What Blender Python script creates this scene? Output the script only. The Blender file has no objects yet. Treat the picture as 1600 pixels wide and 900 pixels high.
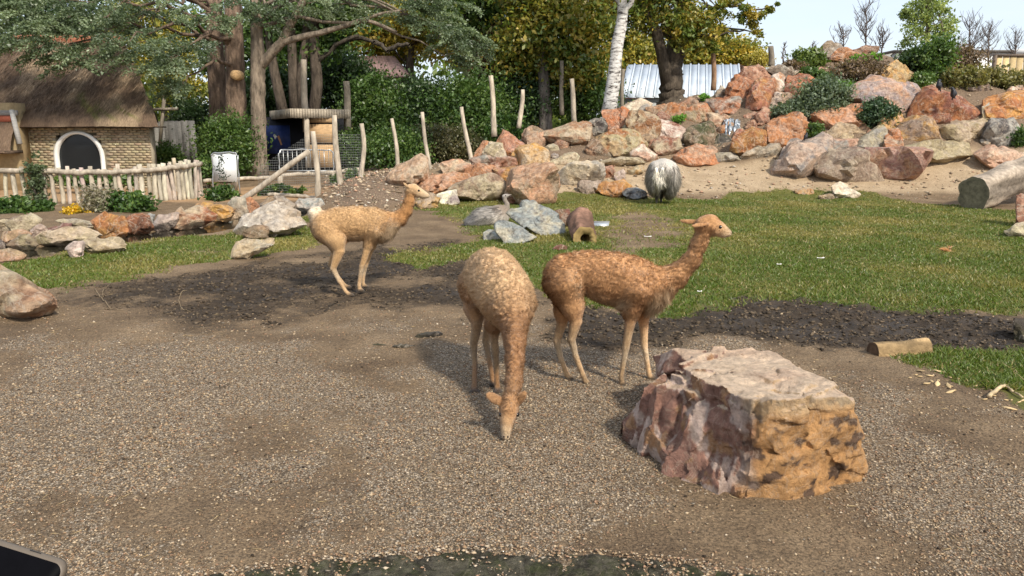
import bpy, bmesh, math, random
import numpy as np

# ------------------------------------------------------------------ camera, sky, sun, exposure
F, CX, CY, HC = 1208.0, 800.0, 450.0, 1.72
PITCH = math.radians(11.37)
CP, SP = math.cos(PITCH), math.sin(PITCH)
sc = bpy.context.scene
C = sc.collection
cam = bpy.data.cameras.new('camera'); camo = bpy.data.objects.new('camera', cam); C.objects.link(camo)
camo.location = (0, 0, HC); camo.rotation_euler = (math.pi/2 - PITCH, 0, 0)
cam.sensor_width = 36.0; cam.lens = 36.0*F/1600.0; cam.clip_start = 0.05; cam.clip_end = 2000
sc.camera = camo

SUN_EL, SUN_AZ = math.radians(42), math.radians(148)     # azimuth clockwise from +Y (view direction)
sun_dir = np.array([math.sin(SUN_AZ)*math.cos(SUN_EL), math.cos(SUN_AZ)*math.cos(SUN_EL), math.sin(SUN_EL)])
world = bpy.data.worlds.new('World'); sc.world = world; world.use_nodes = True
wn = world.node_tree; wn.nodes.clear()
w_out = wn.nodes.new('ShaderNodeOutputWorld'); w_bg = wn.nodes.new('ShaderNodeBackground')
w_sky = wn.nodes.new('ShaderNodeTexSky'); w_sky.sky_type = 'NISHITA'; w_sky.sun_disc = False
w_sky.sun_elevation = SUN_EL; w_sky.sun_rotation = SUN_AZ; w_sky.dust_density = 2.0; w_sky.air_density = 1.0
w_tc = wn.nodes.new('ShaderNodeTexCoord'); w_map = wn.nodes.new('ShaderNodeMapping')
w_map.inputs['Scale'].default_value = (1.2, 1.2, 7.0)
w_map.inputs['Rotation'].default_value = (0.12, 0.05, 0.4)
w_noise = wn.nodes.new('ShaderNodeTexNoise'); w_noise.inputs['Scale'].default_value = 1.7
w_noise.inputs['Detail'].default_value = 7; w_noise.inputs['Roughness'].default_value = 0.6
w_ramp = wn.nodes.new('ShaderNodeValToRGB')
w_ramp.color_ramp.elements[0].position = 0.3; w_ramp.color_ramp.elements[0].color = (0.5, 0.5, 0.5, 1)
w_ramp.color_ramp.elements[1].position = 0.66; w_ramp.color_ramp.elements[1].color = (0.85, 0.85, 0.85, 1)
w_mix = wn.nodes.new('ShaderNodeMix'); w_mix.data_type = 'RGBA'
w_mix.inputs[7].default_value = (4.1, 4.45, 4.95, 1)           # thin high cloud, same scale as the sky texture
wn.links.new(w_tc.outputs['Generated'], w_map.inputs['Vector']); wn.links.new(w_map.outputs[0], w_noise.inputs['Vector'])
wn.links.new(w_noise.outputs[0], w_ramp.inputs[0]); wn.links.new(w_ramp.outputs[0], w_mix.inputs[0])
wn.links.new(w_sky.outputs[0], w_mix.inputs[6]); wn.links.new(w_mix.outputs[2], w_bg.inputs['Color'])
w_bg.inputs['Strength'].default_value = 0.15
wn.links.new(w_bg.outputs[0], w_out.inputs['Surface'])
sun = bpy.data.lights.new('sun', 'SUN'); suno = bpy.data.objects.new('sun', sun); C.objects.link(suno)
sun.energy = 3.1; sun.angle = math.radians(5.0); sun.color = (1.0, 0.92, 0.79)
from mathutils import Vector
suno.rotation_euler = Vector(sun_dir).to_track_quat('Z', 'Y').to_euler()
sc.view_settings.view_transform = 'Standard'; sc.view_settings.look = 'None'
sc.view_settings.exposure = 0.62; sc.view_settings.gamma = 1.0
sc.view_settings.use_curve_mapping = False
sc.render.engine = 'CYCLES'
sc.cycles.max_bounces = 6; sc.cycles.transparent_max_bounces = 8

rng = np.random.default_rng(7)
random.seed(7)

# ------------------------------------------------------------------ geometry helpers
def ray(px, py):
    u = (px-CX)/F; v = (CY-py)/F
    return np.array([u, CP + v*SP, -SP + v*CP])
def at(px, py, Y):
    d = ray(px, py); return np.array([0, 0, HC]) + d*(Y/d[1])
def atz(px, py, z=0.0):
    d = ray(px, py); return np.array([0, 0, HC]) + d*((z-HC)/d[2])
def mpp(p):                                    # metres per photo pixel at a point
    return (p[1]*CP + (HC-p[2])*SP)/F

_perm = np.random.default_rng(3).permutation(256); _perm = np.concatenate([_perm]*3)
_grad = np.random.default_rng(4).normal(size=(256, 3)); _grad /= np.linalg.norm(_grad, axis=1)[:, None]
def pn(p, s=1.0, seed=0):
    p = np.asarray(p, float)*s + seed*17.31
    i = np.floor(p).astype(int); f = p-i; w = f*f*f*(f*(f*6-15)+10); i &= 255
    out = 0
    for dx in (0, 1):
        wx = w[..., 0] if dx else 1-w[..., 0]
        for dy in (0, 1):
            wy = w[..., 1] if dy else 1-w[..., 1]
            for dz in (0, 1):
                wz = w[..., 2] if dz else 1-w[..., 2]
                h = _perm[_perm[_perm[(i[..., 0]+dx) & 255]+((i[..., 1]+dy) & 255)]+((i[..., 2]+dz) & 255)]
                g = _grad[h]
                out = out + wx*wy*wz*(g[..., 0]*(f[..., 0]-dx)+g[..., 1]*(f[..., 1]-dy)+g[..., 2]*(f[..., 2]-dz))
    return out*1.5
def fbm(p, s=1.0, seed=0, o=4, g=0.5):
    a = 1.0; r = 0; 
    for k in range(o):
        r = r + a*pn(p, s*2**k, seed+k*3); a *= g
    return r
def sm(x, a, b):
    t = np.clip((x-a)/(b-a), 0, 1); return t*t*(3-2*t)
def v3(x, y): return np.stack([x, y, np.zeros_like(x)], -1)

def mesh(name, V, Q=None, T=None, col=None, col2=None, smooth=True, extra=None):
    V = np.asarray(V, np.float32); me = bpy.data.meshes.new(name)
    Q = np.zeros((0, 4), np.int32) if Q is None or len(Q) == 0 else np.asarray(Q, np.int32)
    T = np.zeros((0, 3), np.int32) if T is None or len(T) == 0 else np.asarray(T, np.int32)
    me.vertices.add(len(V)); me.vertices.foreach_set('co', V.ravel())
    nl = Q.size+T.size; me.loops.add(nl)
    me.loops.foreach_set('vertex_index', np.concatenate([Q.ravel(), T.ravel()]))
    me.polygons.add(len(Q)+len(T))
    st = np.concatenate([np.arange(len(Q))*4, Q.size+np.arange(len(T))*3]).astype(np.int32)
    me.polygons.foreach_set('loop_start', st)
    me.update(calc_edges=True)
    if smooth: me.polygons.foreach_set('use_smooth', np.ones(len(Q)+len(T), bool))
    for nm, c in (('col', col), ('col2', col2)):
        if c is not None:
            c = np.asarray(c, np.float32)
            if c.ndim == 1: c = np.tile(c, (len(V), 1))
            a = me.attributes.new(nm, 'FLOAT_COLOR', 'POINT')
            a.data.foreach_set('color', np.concatenate([c[:, :3], np.ones((len(V), 1), np.float32)], 1).ravel())
    for nm, c in (extra or {}).items():
        a = me.attributes.new(nm, 'FLOAT', 'POINT'); a.data.foreach_set('value', np.asarray(c, np.float32))
    return me

class MB:
    def __init__(s): s.V = []; s.Q = []; s.T = []; s.c = []; s.n = 0
    def add(s, V, Q=None, T=None, col=(.5, .5, .5)):
        V = np.asarray(V, float).reshape(-1, 3)
        if Q is not None and len(Q): s.Q.append(np.asarray(Q).reshape(-1, 4)+s.n)
        if T is not None and len(T): s.T.append(np.asarray(T).reshape(-1, 3)+s.n)
        c = np.asarray(col, float); s.c.append(np.tile(c, (len(V), 1)) if c.ndim == 1 else c)
        s.V.append(V); s.n += len(V); return s
    def box(s, lo, hi, col=(.5, .5, .5), M=None):
        x0, y0, z0 = lo; x1, y1, z1 = hi
        V = np.array([[x0,y0,z0],[x1,y0,z0],[x1,y1,z0],[x0,y1,z0],[x0,y0,z1],[x1,y0,z1],[x1,y1,z1],[x0,y1,z1]], float)
        if M is not None: V = V @ np.asarray(M).T
        return s.add(V, [[0,3,2,1],[4,5,6,7],[0,1,5,4],[1,2,6,5],[2,3,7,6],[3,0,4,7]], None, col)
    def tube(s, P, R, n=8, col=(.5, .5, .5), wob=0.0, cap=True, flat=None):
        P = np.asarray(P, float); R = np.broadcast_to(np.asarray(R, float), (len(P),))
        t = np.gradient(P, axis=0); t /= np.linalg.norm(t, axis=1)[:, None]+1e-9
        ref = np.array([0, 1.0, 0.03]) if abs(t[0][1]) < .9 else np.array([1.0, 0, .03])
        u = np.cross(t, ref); u /= np.linalg.norm(u, axis=1)[:, None]; w = np.cross(t, u)
        a = np.arange(n)/n*2*math.pi
        rr = R[:, None]*(1+wob*rng.normal(size=(len(P), n))) if wob else np.repeat(R[:, None], n, 1)
        V = P[:, None]+rr[..., None]*(np.cos(a)[None, :, None]*u[:, None]+np.sin(a)[None, :, None]*w[:, None])
        V = V.reshape(-1, 3); k = len(P); Q = []; T = []
        i = np.arange(k-1)[:, None]*n; j = np.arange(n)[None]; j2 = (j+1) % n
        Q = np.stack([i+j, i+n+j, i+n+j2, i+j2], -1).reshape(-1, 4)
        c = np.asarray(col, float)
        if c.ndim == 2: c = np.repeat(c, n, 0)
        if cap:
            m = len(V); V = np.concatenate([V, P[:1], P[-1:]])
            T = [[m, q, (q+1) % n] for q in range(n)]+[[m+1, (k-1)*n+(q+1) % n, (k-1)*n+q] for q in range(n)]
            if c.ndim == 2: c = np.concatenate([c, c[:1], c[-1:]])
        return s.add(V, Q, T, c)
    def build(s, name, mat, parent=None, smooth=True, origin=None, col2=None, kind=None):
        V = np.concatenate(s.V); o = np.zeros(3) if origin is None else np.asarray(origin, float)
        Q = np.concatenate(s.Q) if s.Q else None; T = np.concatenate(s.T) if s.T else None
        me = mesh(name, V-o, Q, T, np.concatenate(s.c), col2, smooth)
        return put(name, me, mat, parent, origin=o if parent is None else None, kind=kind)

def put(name, me, mat, parent=None, origin=None, kind=None):
    ob = bpy.data.objects.new(name, me); C.objects.link(ob)
    if mat is not None: me.materials.append(mat) if len(me.materials) == 0 else None
    if parent is not None: ob.parent = parent
    elif origin is not None: ob.location = origin
    if kind: ob['kind'] = kind
    return ob
def tag(o, label, cat, group=None, kind=None):
    o['label'] = label; o['category'] = cat
    if group: o['group'] = group
    if kind: o['kind'] = kind
    return o
def empty(name, loc, label, cat, group=None):
    o = bpy.data.objects.new(name, None); C.objects.link(o); o.location = loc; o.empty_display_size = .1
    return tag(o, label, cat, group)

# ---- signed distance bodies -> one continuous surface
class SDF:
    def __init__(s): s.p = []
    def cap(s, a, b, ra, rb, k=.02, col=(.5,.5,.5), lat=None, latf=1.0, sub=False):
        s.p.append(('c', np.asarray(a, float), np.asarray(b, float), ra, rb, k, col, lat, latf, sub)); return s
    def chain(s, P, R, k=.02, col=(.5,.5,.5), lat=None, latf=1.0):
        for i in range(len(P)-1):
            c = col[i] if isinstance(col, list) else col
            s.cap(P[i], P[i+1], R[i], R[i+1], k, c, lat, latf)
        return s
    def ell(s, c, r, M=None, k=.02, col=(.5,.5,.5), sub=False):
        s.p.append(('e', np.asarray(c, float), np.asarray(r, float), np.eye(3) if M is None else np.asarray(M, float), 0, k, col, None, 1, sub)); return s
    def ev(s, X, q):
        if q[0] == 'c':
            a, b = q[1], q[2]; A = X-a; d = b-a
            if q[7] is not None:
                l = np.asarray(q[7]); f = 1/q[8]-1
                A = A+(A@l)[..., None]*l*f; d = d+(d@l)*l*f
            t = np.clip((A@d)/max(d@d, 1e-12), 0, 1)
            return np.linalg.norm(A-t[..., None]*d, axis=-1)-(q[3]+(q[4]-q[3])*t)
        A = (X-q[1])@q[3]                                   # columns of M are the axes
        k0 = np.linalg.norm(A/q[2], axis=-1); k1 = np.linalg.norm(A/q[2]**2, axis=-1)+1e-9
        return k0*(k0-1)/k1
    def bounds(s):
        lo = np.full(3, 1e9); hi = -lo
        for q in s.p:
            if q[9]: continue
            if q[0] == 'c':
                r = max(q[3], q[4])*max(1, q[8])
                lo = np.minimum(lo, np.minimum(q[1], q[2])-r); hi = np.maximum(hi, np.maximum(q[1], q[2])+r)
            else:
                r = q[2].max(); lo = np.minimum(lo, q[1]-r); hi = np.maximum(hi, q[1]+r)
        return lo, hi
    def surf(s, h, pad=3, post=None):
        lo, hi = s.bounds(); lo = lo-pad*h; n = np.ceil((hi-lo)/h).astype(int)+pad
        ax = [lo[i]+h*np.arange(n[i]) for i in range(3)]
        D = np.full(tuple(n), 1.0)
        for q in s.p:
            m = 6*h+q[5]*2
            if q[0] == 'c': r = max(q[3], q[4])*max(1, q[8]); l = np.minimum(q[1], q[2])-r-m; u = np.maximum(q[1], q[2])+r+m
            else: r = q[2].max(); l = q[1]-r-m; u = q[1]+r+m
            i0 = np.clip(((l-lo)/h).astype(int), 0, n-1); i1 = np.clip(((u-lo)/h).astype(int)+2, 1, n)
            sl = tuple(slice(i0[i], i1[i]) for i in range(3))
            X = np.stack(np.meshgrid(*[ax[i][sl[i]] for i in range(3)], indexing='ij'), -1)
            d = s.ev(X, q); o = D[sl]; k = q[5]
            if q[9]: D[sl] = np.maximum(o, -d); continue
            hh = np.clip(k-np.abs(o-d), 0, None)/k
            D[sl] = np.minimum(o, d)-hh*hh*k*.25
        if post is not None:
            X = np.stack(np.meshgrid(*ax, indexing='ij'), -1); D = post(D, X)
        V, Q = nets(D, lo, h)
        W = 0; cc = 0
        for q in s.p:
            if q[9]: continue
            w = np.exp(-np.clip(s.ev(V, q), -.02, .6)/max(.006, q[5]*.45)); W = W+w; cc = cc+w[:, None]*np.asarray(q[6], float)
        return V, Q, cc/(np.asarray(W)[:, None]+1e-12)
def nets(D, lo, h):
    s = D < 0; n = D.shape
    c = np.zeros(tuple(k-1 for k in n), np.int8)
    cs = [(i, j, k) for i in (0, 1) for j in (0, 1) for k in (0, 1)]
    for i, j, k in cs: c += s[i:n[0]-1+i, j:n[1]-1+j, k:n[2]-1+k]
    act = (c > 0) & (c < 8); idx = np.argwhere(act); acc = np.zeros((len(idx), 3)); cnt = np.zeros(len(idx))
    dv = {q: D[idx[:, 0]+q[0], idx[:, 1]+q[1], idx[:, 2]+q[2]] for q in cs}
    for a in cs:
        for ax in range(3):
            if a[ax]: continue
            b = tuple(1 if t == ax else a[t] for t in range(3)); da, db = dv[a], dv[b]; m = (da < 0) != (db < 0)
            t = da[m]/(da[m]-db[m]); p = np.tile(np.array(a, float), (m.sum(), 1)); p[:, ax] += t
            acc[m] += p; cnt[m] += 1
    V = lo+h*(idx+acc/cnt[:, None]); vid = np.full(act.shape, -1, np.int32); vid[act] = np.arange(len(idx)); Q = []
    for ax in range(3):
        a1, a2 = [(1, 2), (2, 0), (0, 1)][ax]
        sa = [slice(1, k-1) for k in n]; sb = list(sa); sa[ax] = slice(0, n[ax]-1); sb[ax] = slice(1, n[ax])
        x = s[tuple(sa)]; y = s[tuple(sb)]; e = np.argwhere(x != y)
        if not len(e): continue
        off = np.ones(3, int); off[ax] = 0; e = e+off; flip = ~x[tuple((e-off).T)]
        def g(o1, o2):
            f = e.copy(); f[:, a1] += o1; f[:, a2] += o2; return vid[tuple(f.T)]
        q = np.stack([g(-1, -1), g(0, -1), g(0, 0), g(-1, 0)], 1); q[flip] = q[flip][:, ::-1]; Q.append(q)
    Q = np.concatenate(Q); return V, Q[(Q >= 0).all(1)]
def vnormals(V, Q):
    a = np.cross(V[Q[:, 2]]-V[Q[:, 0]], V[Q[:, 3]]-V[Q[:, 1]]); N = np.zeros_like(V)
    for i in range(Q.shape[1]): np.add.at(N, Q[:, i], a)
    return N/(np.linalg.norm(N, axis=1)[:, None]+1e-12)

# ------------------------------------------------------------------ materials
def newmat(name):
    m = bpy.data.materials.new(name); m.use_nodes = True; nt = m.node_tree
    b = nt.nodes['Principled BSDF']; b.inputs['Roughness'].default_value = .85; b.inputs['Specular IOR Level'].default_value = .25
    return m, nt, b
def nd(nt, t, **k):
    n = nt.nodes.new('ShaderNode'+t)
    for a, v in k.items():
        if a.startswith('_'): setattr(n, a[1:], v)
        else:
            i = n.inputs[a.replace('__', ' ')]
            if hasattr(v, 'is_linked') or hasattr(v, 'links'): nt.links.new(v, i)
            else: i.default_value = v
    return n
def noise(nt, scale, detail=4, rough=.55, vec=None, dist=0.0):
    n = nd(nt, 'TexNoise', Scale=scale, Detail=detail, Roughness=rough, Distortion=dist)
    nt.links.new(vec if vec is not None else nd(nt, 'NewGeometry').outputs['Position'], n.inputs['Vector']); return n.outputs['Fac']
def ramp(nt, fac, stops):
    r = nt.nodes.new('ShaderNodeValToRGB'); e = r.color_ramp.elements
    while len(e) < len(stops): e.new(.5)
    for i, (p, c) in enumerate(stops):
        e[i].position = p; e[i].color = (c, c, c, 1) if not hasattr(c, '__len__') else (*c, 1)
    nt.links.new(fac, r.inputs[0]); return r.outputs[0]
def mix(nt, fac, a, b, mode='MIX'):
    m = nt.nodes.new('ShaderNodeMix'); m.data_type = 'RGBA'; m.blend_type = mode
    for i, v in ((0, fac), (6, a), (7, b)):
        if hasattr(v, 'links'): nt.links.new(v, m.inputs[i])
        elif i == 0: m.inputs[0].default_value = v
        else: m.inputs[i].default_value = (*v, 1) if len(v) == 3 else v
    return m.outputs[2]
def math_(nt, op, a, b=0.0):
    m = nt.nodes.new('ShaderNodeMath'); m.operation = op
    for i, v in ((0, a), (1, b)):
        if hasattr(v, 'links'): nt.links.new(v, m.inputs[i])
        else: m.inputs[i].default_value = v
    return m.outputs[0]
def attr(nt, n, out='Color'):
    a = nt.nodes.new('ShaderNodeAttribute'); a.attribute_name = n; return a.outputs[out]
def bump(nt, b, h, strength=.5, dist=.02, prev=None):
    n = nt.nodes.new('ShaderNodeBump'); n.inputs['Strength'].default_value = strength; n.inputs['Distance'].default_value = dist
    nt.links.new(h, n.inputs['Height'])
    if prev is not None: nt.links.new(prev, n.inputs['Normal'])
    nt.links.new(n.outputs[0], b.inputs['Normal']); return n.outputs[0]
def stretch(nt, sx, sy, sz):
    m = nd(nt, 'Mapping'); m.inputs['Scale'].default_value = (sx, sy, sz)
    nt.links.new(nd(nt, 'NewGeometry').outputs['Position'], m.inputs['Vector']); return m.outputs[0]

def make_rock_mat(name, scale=1.0, vein=.5):
    m, nt, b = newmat(name); base = attr(nt, 'col'); c2 = attr(nt, 'col2')
    f = ramp(nt, noise(nt, 2.2*scale, 7, .62, dist=.6), [(.46, 0), (.60, 1)])
    c = mix(nt, f, base, c2)
    sp = ramp(nt, noise(nt, 9*scale, 5, .7), [(.3, (.38, .34, .33)), (.7, (1.6, 1.6, 1.56))])
    c = mix(nt, .85, c, sp, 'MULTIPLY')
    vn = math_(nt, 'ABSOLUTE', math_(nt, 'SUBTRACT', noise(nt, 2.6*scale, 5, .6, dist=1.1), .5))
    vf = ramp(nt, vn, [(.0, vein), (.028, 0)])
    c = mix(nt, vf, c, (.56, .47, .37))
    dk = ramp(nt, noise(nt, 5*scale, 6, .7, dist=.4), [(.60, 0), (.70, .6)])
    c = mix(nt, dk, c, (.11, .07, .05))
    nt.links.new(c, b.inputs['Base Color'])
    n1 = bump(nt, b, noise(nt, 5*scale, 9, .72, dist=.5), 1.0, .13/scale)
    bump(nt, b, noise(nt, 32*scale, 6, .7), .45, .012/scale, n1)
    b.inputs['Roughness'].default_value = .8
    return m
def make_leaf_mat(name, trans=.35, tint=(1.2, 1.25, .6)):
    m, nt, b = newmat(name); nt.nodes.remove(b); out = nt.nodes['Material Output']; c = attr(nt, 'col')
    d = nd(nt, 'BsdfDiffuse'); t = nd(nt, 'BsdfTranslucent'); g = nd(nt, 'BsdfGlossy'); g.inputs['Roughness'].default_value = .45
    nt.links.new(c, d.inputs['Color']); nt.links.new(mix(nt, 1.0, c, tint, 'MULTIPLY'), t.inputs['Color'])
    g.inputs['Color'].default_value = (.8, .8, .8, 1)
    mx = nd(nt, 'MixShader', Fac=trans); nt.links.new(d.outputs[0], mx.inputs[1]); nt.links.new(t.outputs[0], mx.inputs[2])
    m2 = nd(nt, 'MixShader', Fac=.04); nt.links.new(mx.outputs[0], m2.inputs[1]); nt.links.new(g.outputs[0], m2.inputs[2])
    nt.links.new(m2.outputs[0], out.inputs['Surface']); return m
def make_col_mat(name, rough=.85, nscale=12, amt=.6, bs=.5, bd=.01, sx=1, sy=1, sz=1, metal=0.0, spec=.25):
    m, nt, b = newmat(name); v = stretch(nt, sx, sy, sz)
    k = ramp(nt, noise(nt, nscale, 6, .65, vec=v), [(.25, 1-amt), (.75, 1+amt*.7)])
    c = mix(nt, 1.0, attr(nt, 'col'), k, 'MULTIPLY'); nt.links.new(c, b.inputs['Base Color'])
    bump(nt, b, noise(nt, nscale*1.5, 8, .7, vec=v), bs, bd)
    b.inputs['Roughness'].default_value = rough; b.inputs['Metallic'].default_value = metal; b.inputs['Specular IOR Level'].default_value = spec
    return m
M_ROCK = make_rock_mat('quarry_rock'); M_SLATE = make_rock_mat('pale_slate', 1.5, .25)
M_LEAF = make_leaf_mat('leaf'); M_GRASS = make_leaf_mat('grass_blade', .3)
M_BARK = make_col_mat('bark', .9, 9, .8, 1.0, .10, 1, 1, .28)
M_POLE = make_col_mat('peeled_pole', .8, 6, .62, .7, .02, 1.5, 1.5, .5)
M_BRICK = make_col_mat('yellow_brick', .9, 9, .35, .3, .004)
M_PAINT = make_col_mat('white_paint', .55, 20, .08, .1, .002)
M_METAL = make_col_mat('galvanised_metal', .4, 15, .2, .1, .002, metal=.8, spec=.5)
M_WOOD = make_col_mat('sawn_wood', .8, 8, .35, .3, .006, 1, 1, 4)
M_BLACK = make_col_mat('dark_matter', .6, 20, .3, .3, .004)
# ------------------------------------------------------------------ terrain
COLS = [(-2500, [(0,0),(26,.05),(34,.2)]), (300, [(0,0),(18,0),(24,.1),(28,.25),(40,.3)]), (480, [(0,0),(17,0),(20,.1),(24,.25),(28,.35)]),
 (515, [(0,0),(16.2,0),(17.5,.2),(19,.3),(24,.3),(28,.35)]),
 (560, [(0,0),(16,0),(17.5,.42),(19,.55),(22,.5),(26,.45)]), (640, [(0,0),(17.5,0),(19,.35),(20.5,.6),(22,.7),(26,.6)]),
 (720, [(0,0),(18.8,0),(20,.3),(21.5,.75),(23,.9),(26,.7)]), (800, [(0,0),(19.3,.05),(21,.5),(23,1.1),(25,1.3),(28,1.0)]),
 (900, [(0,0),(19.6,.06),(21,.45),(23.5,1.1),(25,1.7),(27,1.7),(30,1.4)]), (1000, [(0,0),(20,.05),(23,.9),(24,1.3),(26,2.4),(28,2.4),(32,2.0)]),
 (1100, [(0,0),(20,.05),(23.3,.8),(24.5,1.5),(26.5,2.9),(28,3.0),(32,2.6)]), (1200, [(0,0),(20,.05),(22.5,.65),(24,1.6),(27,3.8),(29,4.0),(33,3.6)]),
 (1330, [(0,0),(20,.03),(22,.5),(24,1.8),(26,3.1),(28,4.2),(30,4.7),(34,4.2)]), (1450, [(0,0),(20,.03),(22,.5),(24,1.8),(26,3.1),(28,4.0),(32,4.0)]),
 (1600, [(0,0),(19.5,.03),(22.3,.7),(24,1.8),(26,3.0),(28,3.7),(32,3.8)]), (2600, [(0,0),(19.5,.03),(22.3,.7),(24,1.8),(26,3.0),(28,3.7),(32,3.8)])]
_TY = np.linspace(0, 60, 241)
_TZ = np.array([np.interp(_TY, [a for a, b in c], [b for a, b in c]) for _, c in COLS])
_k = np.exp(-np.linspace(-1.5, 1.5, 7)**2); _k /= _k.sum()
_TZ = np.array([np.convolve(np.pad(r, 3, 'edge'), _k, 'valid') for r in _TZ])
_TX = np.array([p for p, _ in COLS], float)
STREAM = [(-260,402),(-100,397),(10,389),(60,383),(155,369),(240,359),(335,346),(385,336),(470,329),(484,331),(470,338),(390,350),(330,364),(250,372),(195,378),(130,386),(60,400),(0,407),(-100,416),(-260,428)]
def gpoly(P): return np.array([atz(x, y)[:2] for x, y in P])
def sdpoly(x, y, P):
    """signed distance to a polygon, negative inside"""
    d = np.full(x.shape, 1e9); inside = np.zeros(x.shape, bool); n = len(P)
    for i in range(n):
        a = P[i]; b = P[(i+1) % n]; e = b-a; wx = x-a[0]; wy = y-a[1]
        t = np.clip((wx*e[0]+wy*e[1])/(e@e+1e-12), 0, 1)
        d = np.minimum(d, (wx-e[0]*t)**2+(wy-e[1]*t)**2)
        c = ((a[1] <= y) & (b[1] > y)) | ((b[1] <= y) & (a[1] > y))
        xi = a[0]+(y-a[1])/(e[1] if abs(e[1]) > 1e-12 else 1e-12)*e[0]
        inside ^= c & (x < xi)
    d = np.sqrt(d); return np.where(inside, -d, d)
STREAM_G = gpoly(STREAM)
def hbase(x, y):
    x = np.asarray(x, float); y = np.asarray(y, float); Y = np.clip(y, 0.3, 60)
    px = CX+F*x/(Y*CP+.3); ix = np.clip(np.interp(px, _TX, np.arange(len(_TX))), 0, len(_TX)-1.001); iy = np.clip(Y/60*240, 0, 239.99)
    i = ix.astype(int); j = iy.astype(int); fx = ix-i; fy = iy-j; fx = fx*fx*(3-2*fx)
    z = (_TZ[i, j]*(1-fx)*(1-fy)+_TZ[i+1, j]*fx*(1-fy)+_TZ[i, j+1]*(1-fx)*fy+_TZ[i+1, j+1]*fx*fy)
    return z*(1-sm(y, 45, 110))
def height(x, y):
    x = np.asarray(x, float); y = np.asarray(y, float); z = hbase(x, y)
    p = v3(x, y); near = 1-sm(y, 25, 60)
    z = z+near*(.018*pn(p, .5, 2)+.012*pn(p, 1.7, 3)+.1*sm(z, .5, 2)*pn(p, .9, 8))
    sd = sdpoly(x, y, STREAM_G); z = z-.30*(1-sm(sd, -.22, .05))
    return z
def hz(x, y): return float(height(np.array([x]), np.array([y]))[0])
def ground(px, py, lo=2.0, hi=45.0):
    """where the line of sight through a photo pixel meets the ground"""
    d = ray(px, py); Y = np.linspace(lo, hi, 900); t = Y/d[1]; x = d[0]*t; z = HC+d[2]*t
    f = z-hbase(x, Y); k = np.argmax(f < 0)
    Yk = Y[k] if f[k] < 0 else hi
    return np.array([d[0]*Yk/d[1], Yk, HC+d[2]*Yk/d[1]])

def axis(parts):
    return np.unique(np.round(np.concatenate([np.arange(a, b, s) for a, b, s in parts]), 4))
gx = axis([(-420,-60,40),(-60,-26,4),(-26,-10,.3),(-10,8,.06),(8,30,.3),(30,60,4),(60,421,40)])
gy = axis([(-60,-4,8),(-4,2.4,.4),(2.4,13.6,.055),(13.6,30,.15),(30,46,.5),(46,100,4),(100,700,60)])
GX, GY = np.meshgrid(gx, gy); X = GX.ravel(); Y = GY.ravel()
Z = height(X, Y)
GR1 = gpoly([(-260,520),(0,468),(80,455),(150,441),(300,421),(400,404),(490,390),(505,372),(486,340),(440,345),(390,353),(330,366),(250,374),(195,380),(130,390),(60,403),(0,410),(-100,418),(-260,430)])
GR2 = gpoly([(640,326),(700,319),(800,310),(860,294),(930,302),(1000,313),(1100,314),(1220,307),(1340,309),(1500,324),(1560,330),(1640,333),(1800,345),(2000,380),(2000,520),(1800,508),(1600,494),(1450,484),(1300,470),(1150,459),(1060,492),(990,492),(920,476),(850,445),(780,402),(700,408),(650,420),(600,398),(650,385),(740,375),(700,345)])
GR3 = gpoly([(1415,566),(1470,548),(1620,548),(1800,560),(1800,700),(1620,655),(1540,606),(1470,585)])
BARE = [gpoly(p) for p in ([(940,350),(1000,335),(1060,345),(1050,385),(980,398),(930,385)], [(610,345),(690,333),(740,350),(730,385),(660,395),(600,385)], [(290,385),(330,380),(340,394),(300,396)])]
MUD1 = gpoly([(1050,462),(1150,456),(1300,470),(1600,496),(1800,512),(1800,566),(1620,556),(1550,548),(1430,552),(1300,549),(1100,522),(950,540),(840,532),(826,498),(900,478),(1000,494)])
MUD2 = gpoly([(60,470),(150,443),(300,421),(500,390),(600,375),(740,372),(790,410),(860,455),(840,530),(700,500),(560,482),(480,500),(380,525),(280,530),(190,500)])
SAND = gpoly([(860,291),(930,300),(1000,311),(1100,312),(1220,305),(1340,307),(1500,322),(1560,327),(1700,330),(1900,330)])
n1 = fbm(v3(X, Y), .8, 11, 4); n2 = fbm(v3(X, Y), 3.2, 12, 3)
def zone(P, e=.25, n=.45): 
    sd = sdpoly(X, Y, P); return 1-sm(sd+n*n1+.14*n2, -e, e)
g_grass = np.maximum.reduce([zone(GR1), zone(GR2), zone(GR3, .15, .2)])
g_grass = g_grass*(1-sm(hbase(X, Y)+.06*n2, .14, .3))
for b in BARE: g_grass = g_grass*(1-.8*zone(b, .5, .5))
g_mud = np.maximum(zone(MUD1, .3, .35), zone(MUD2, .8, 1.0)*np.clip(.75+.9*n1, 0, 1))
px_ = CX+F*X/(np.clip(Y, .5, 1e9)*CP+.3)
far = sm(Y, 19.6, 20.6)
g_sand = sm(px_, 640, 760)*sm(Z, .1, .22)*(1-sm(Z+.25*n1, 1.1, 1.5))*(1-sm(Y, 30, 34))
g_sand = g_sand*(1-sm(Z+.2*n1, .75, 1.1)*(1-sm(px_, 1420, 1500)))
g_bank = .85*sm(px_, 680, 760)*sm(Z, .8, 1.1)*(1-g_sand)+np.exp(-((px_-580)/70)**4)*sm(Z, .05, .2)*(Y > 15)*(Y < 24)
g_path = sm(Y, 18.9, 19.4)*(1-sm(Y, 22.5, 23.4))*(1-sm(px_, 480, 540))
g_gravel = np.clip(.62+.7*fbm(v3(X, Y), .55, 21, 3)+.5*fbm(v3(X, Y), 2.3, 22, 2), 0, 1)*(1-.85*sm(Y, 5.2, 8.5))
g_gravel = np.maximum(g_gravel, .9*np.exp(-(((X-.35)/.55)**2+((Y-3.9)/.8)**2)))
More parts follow.
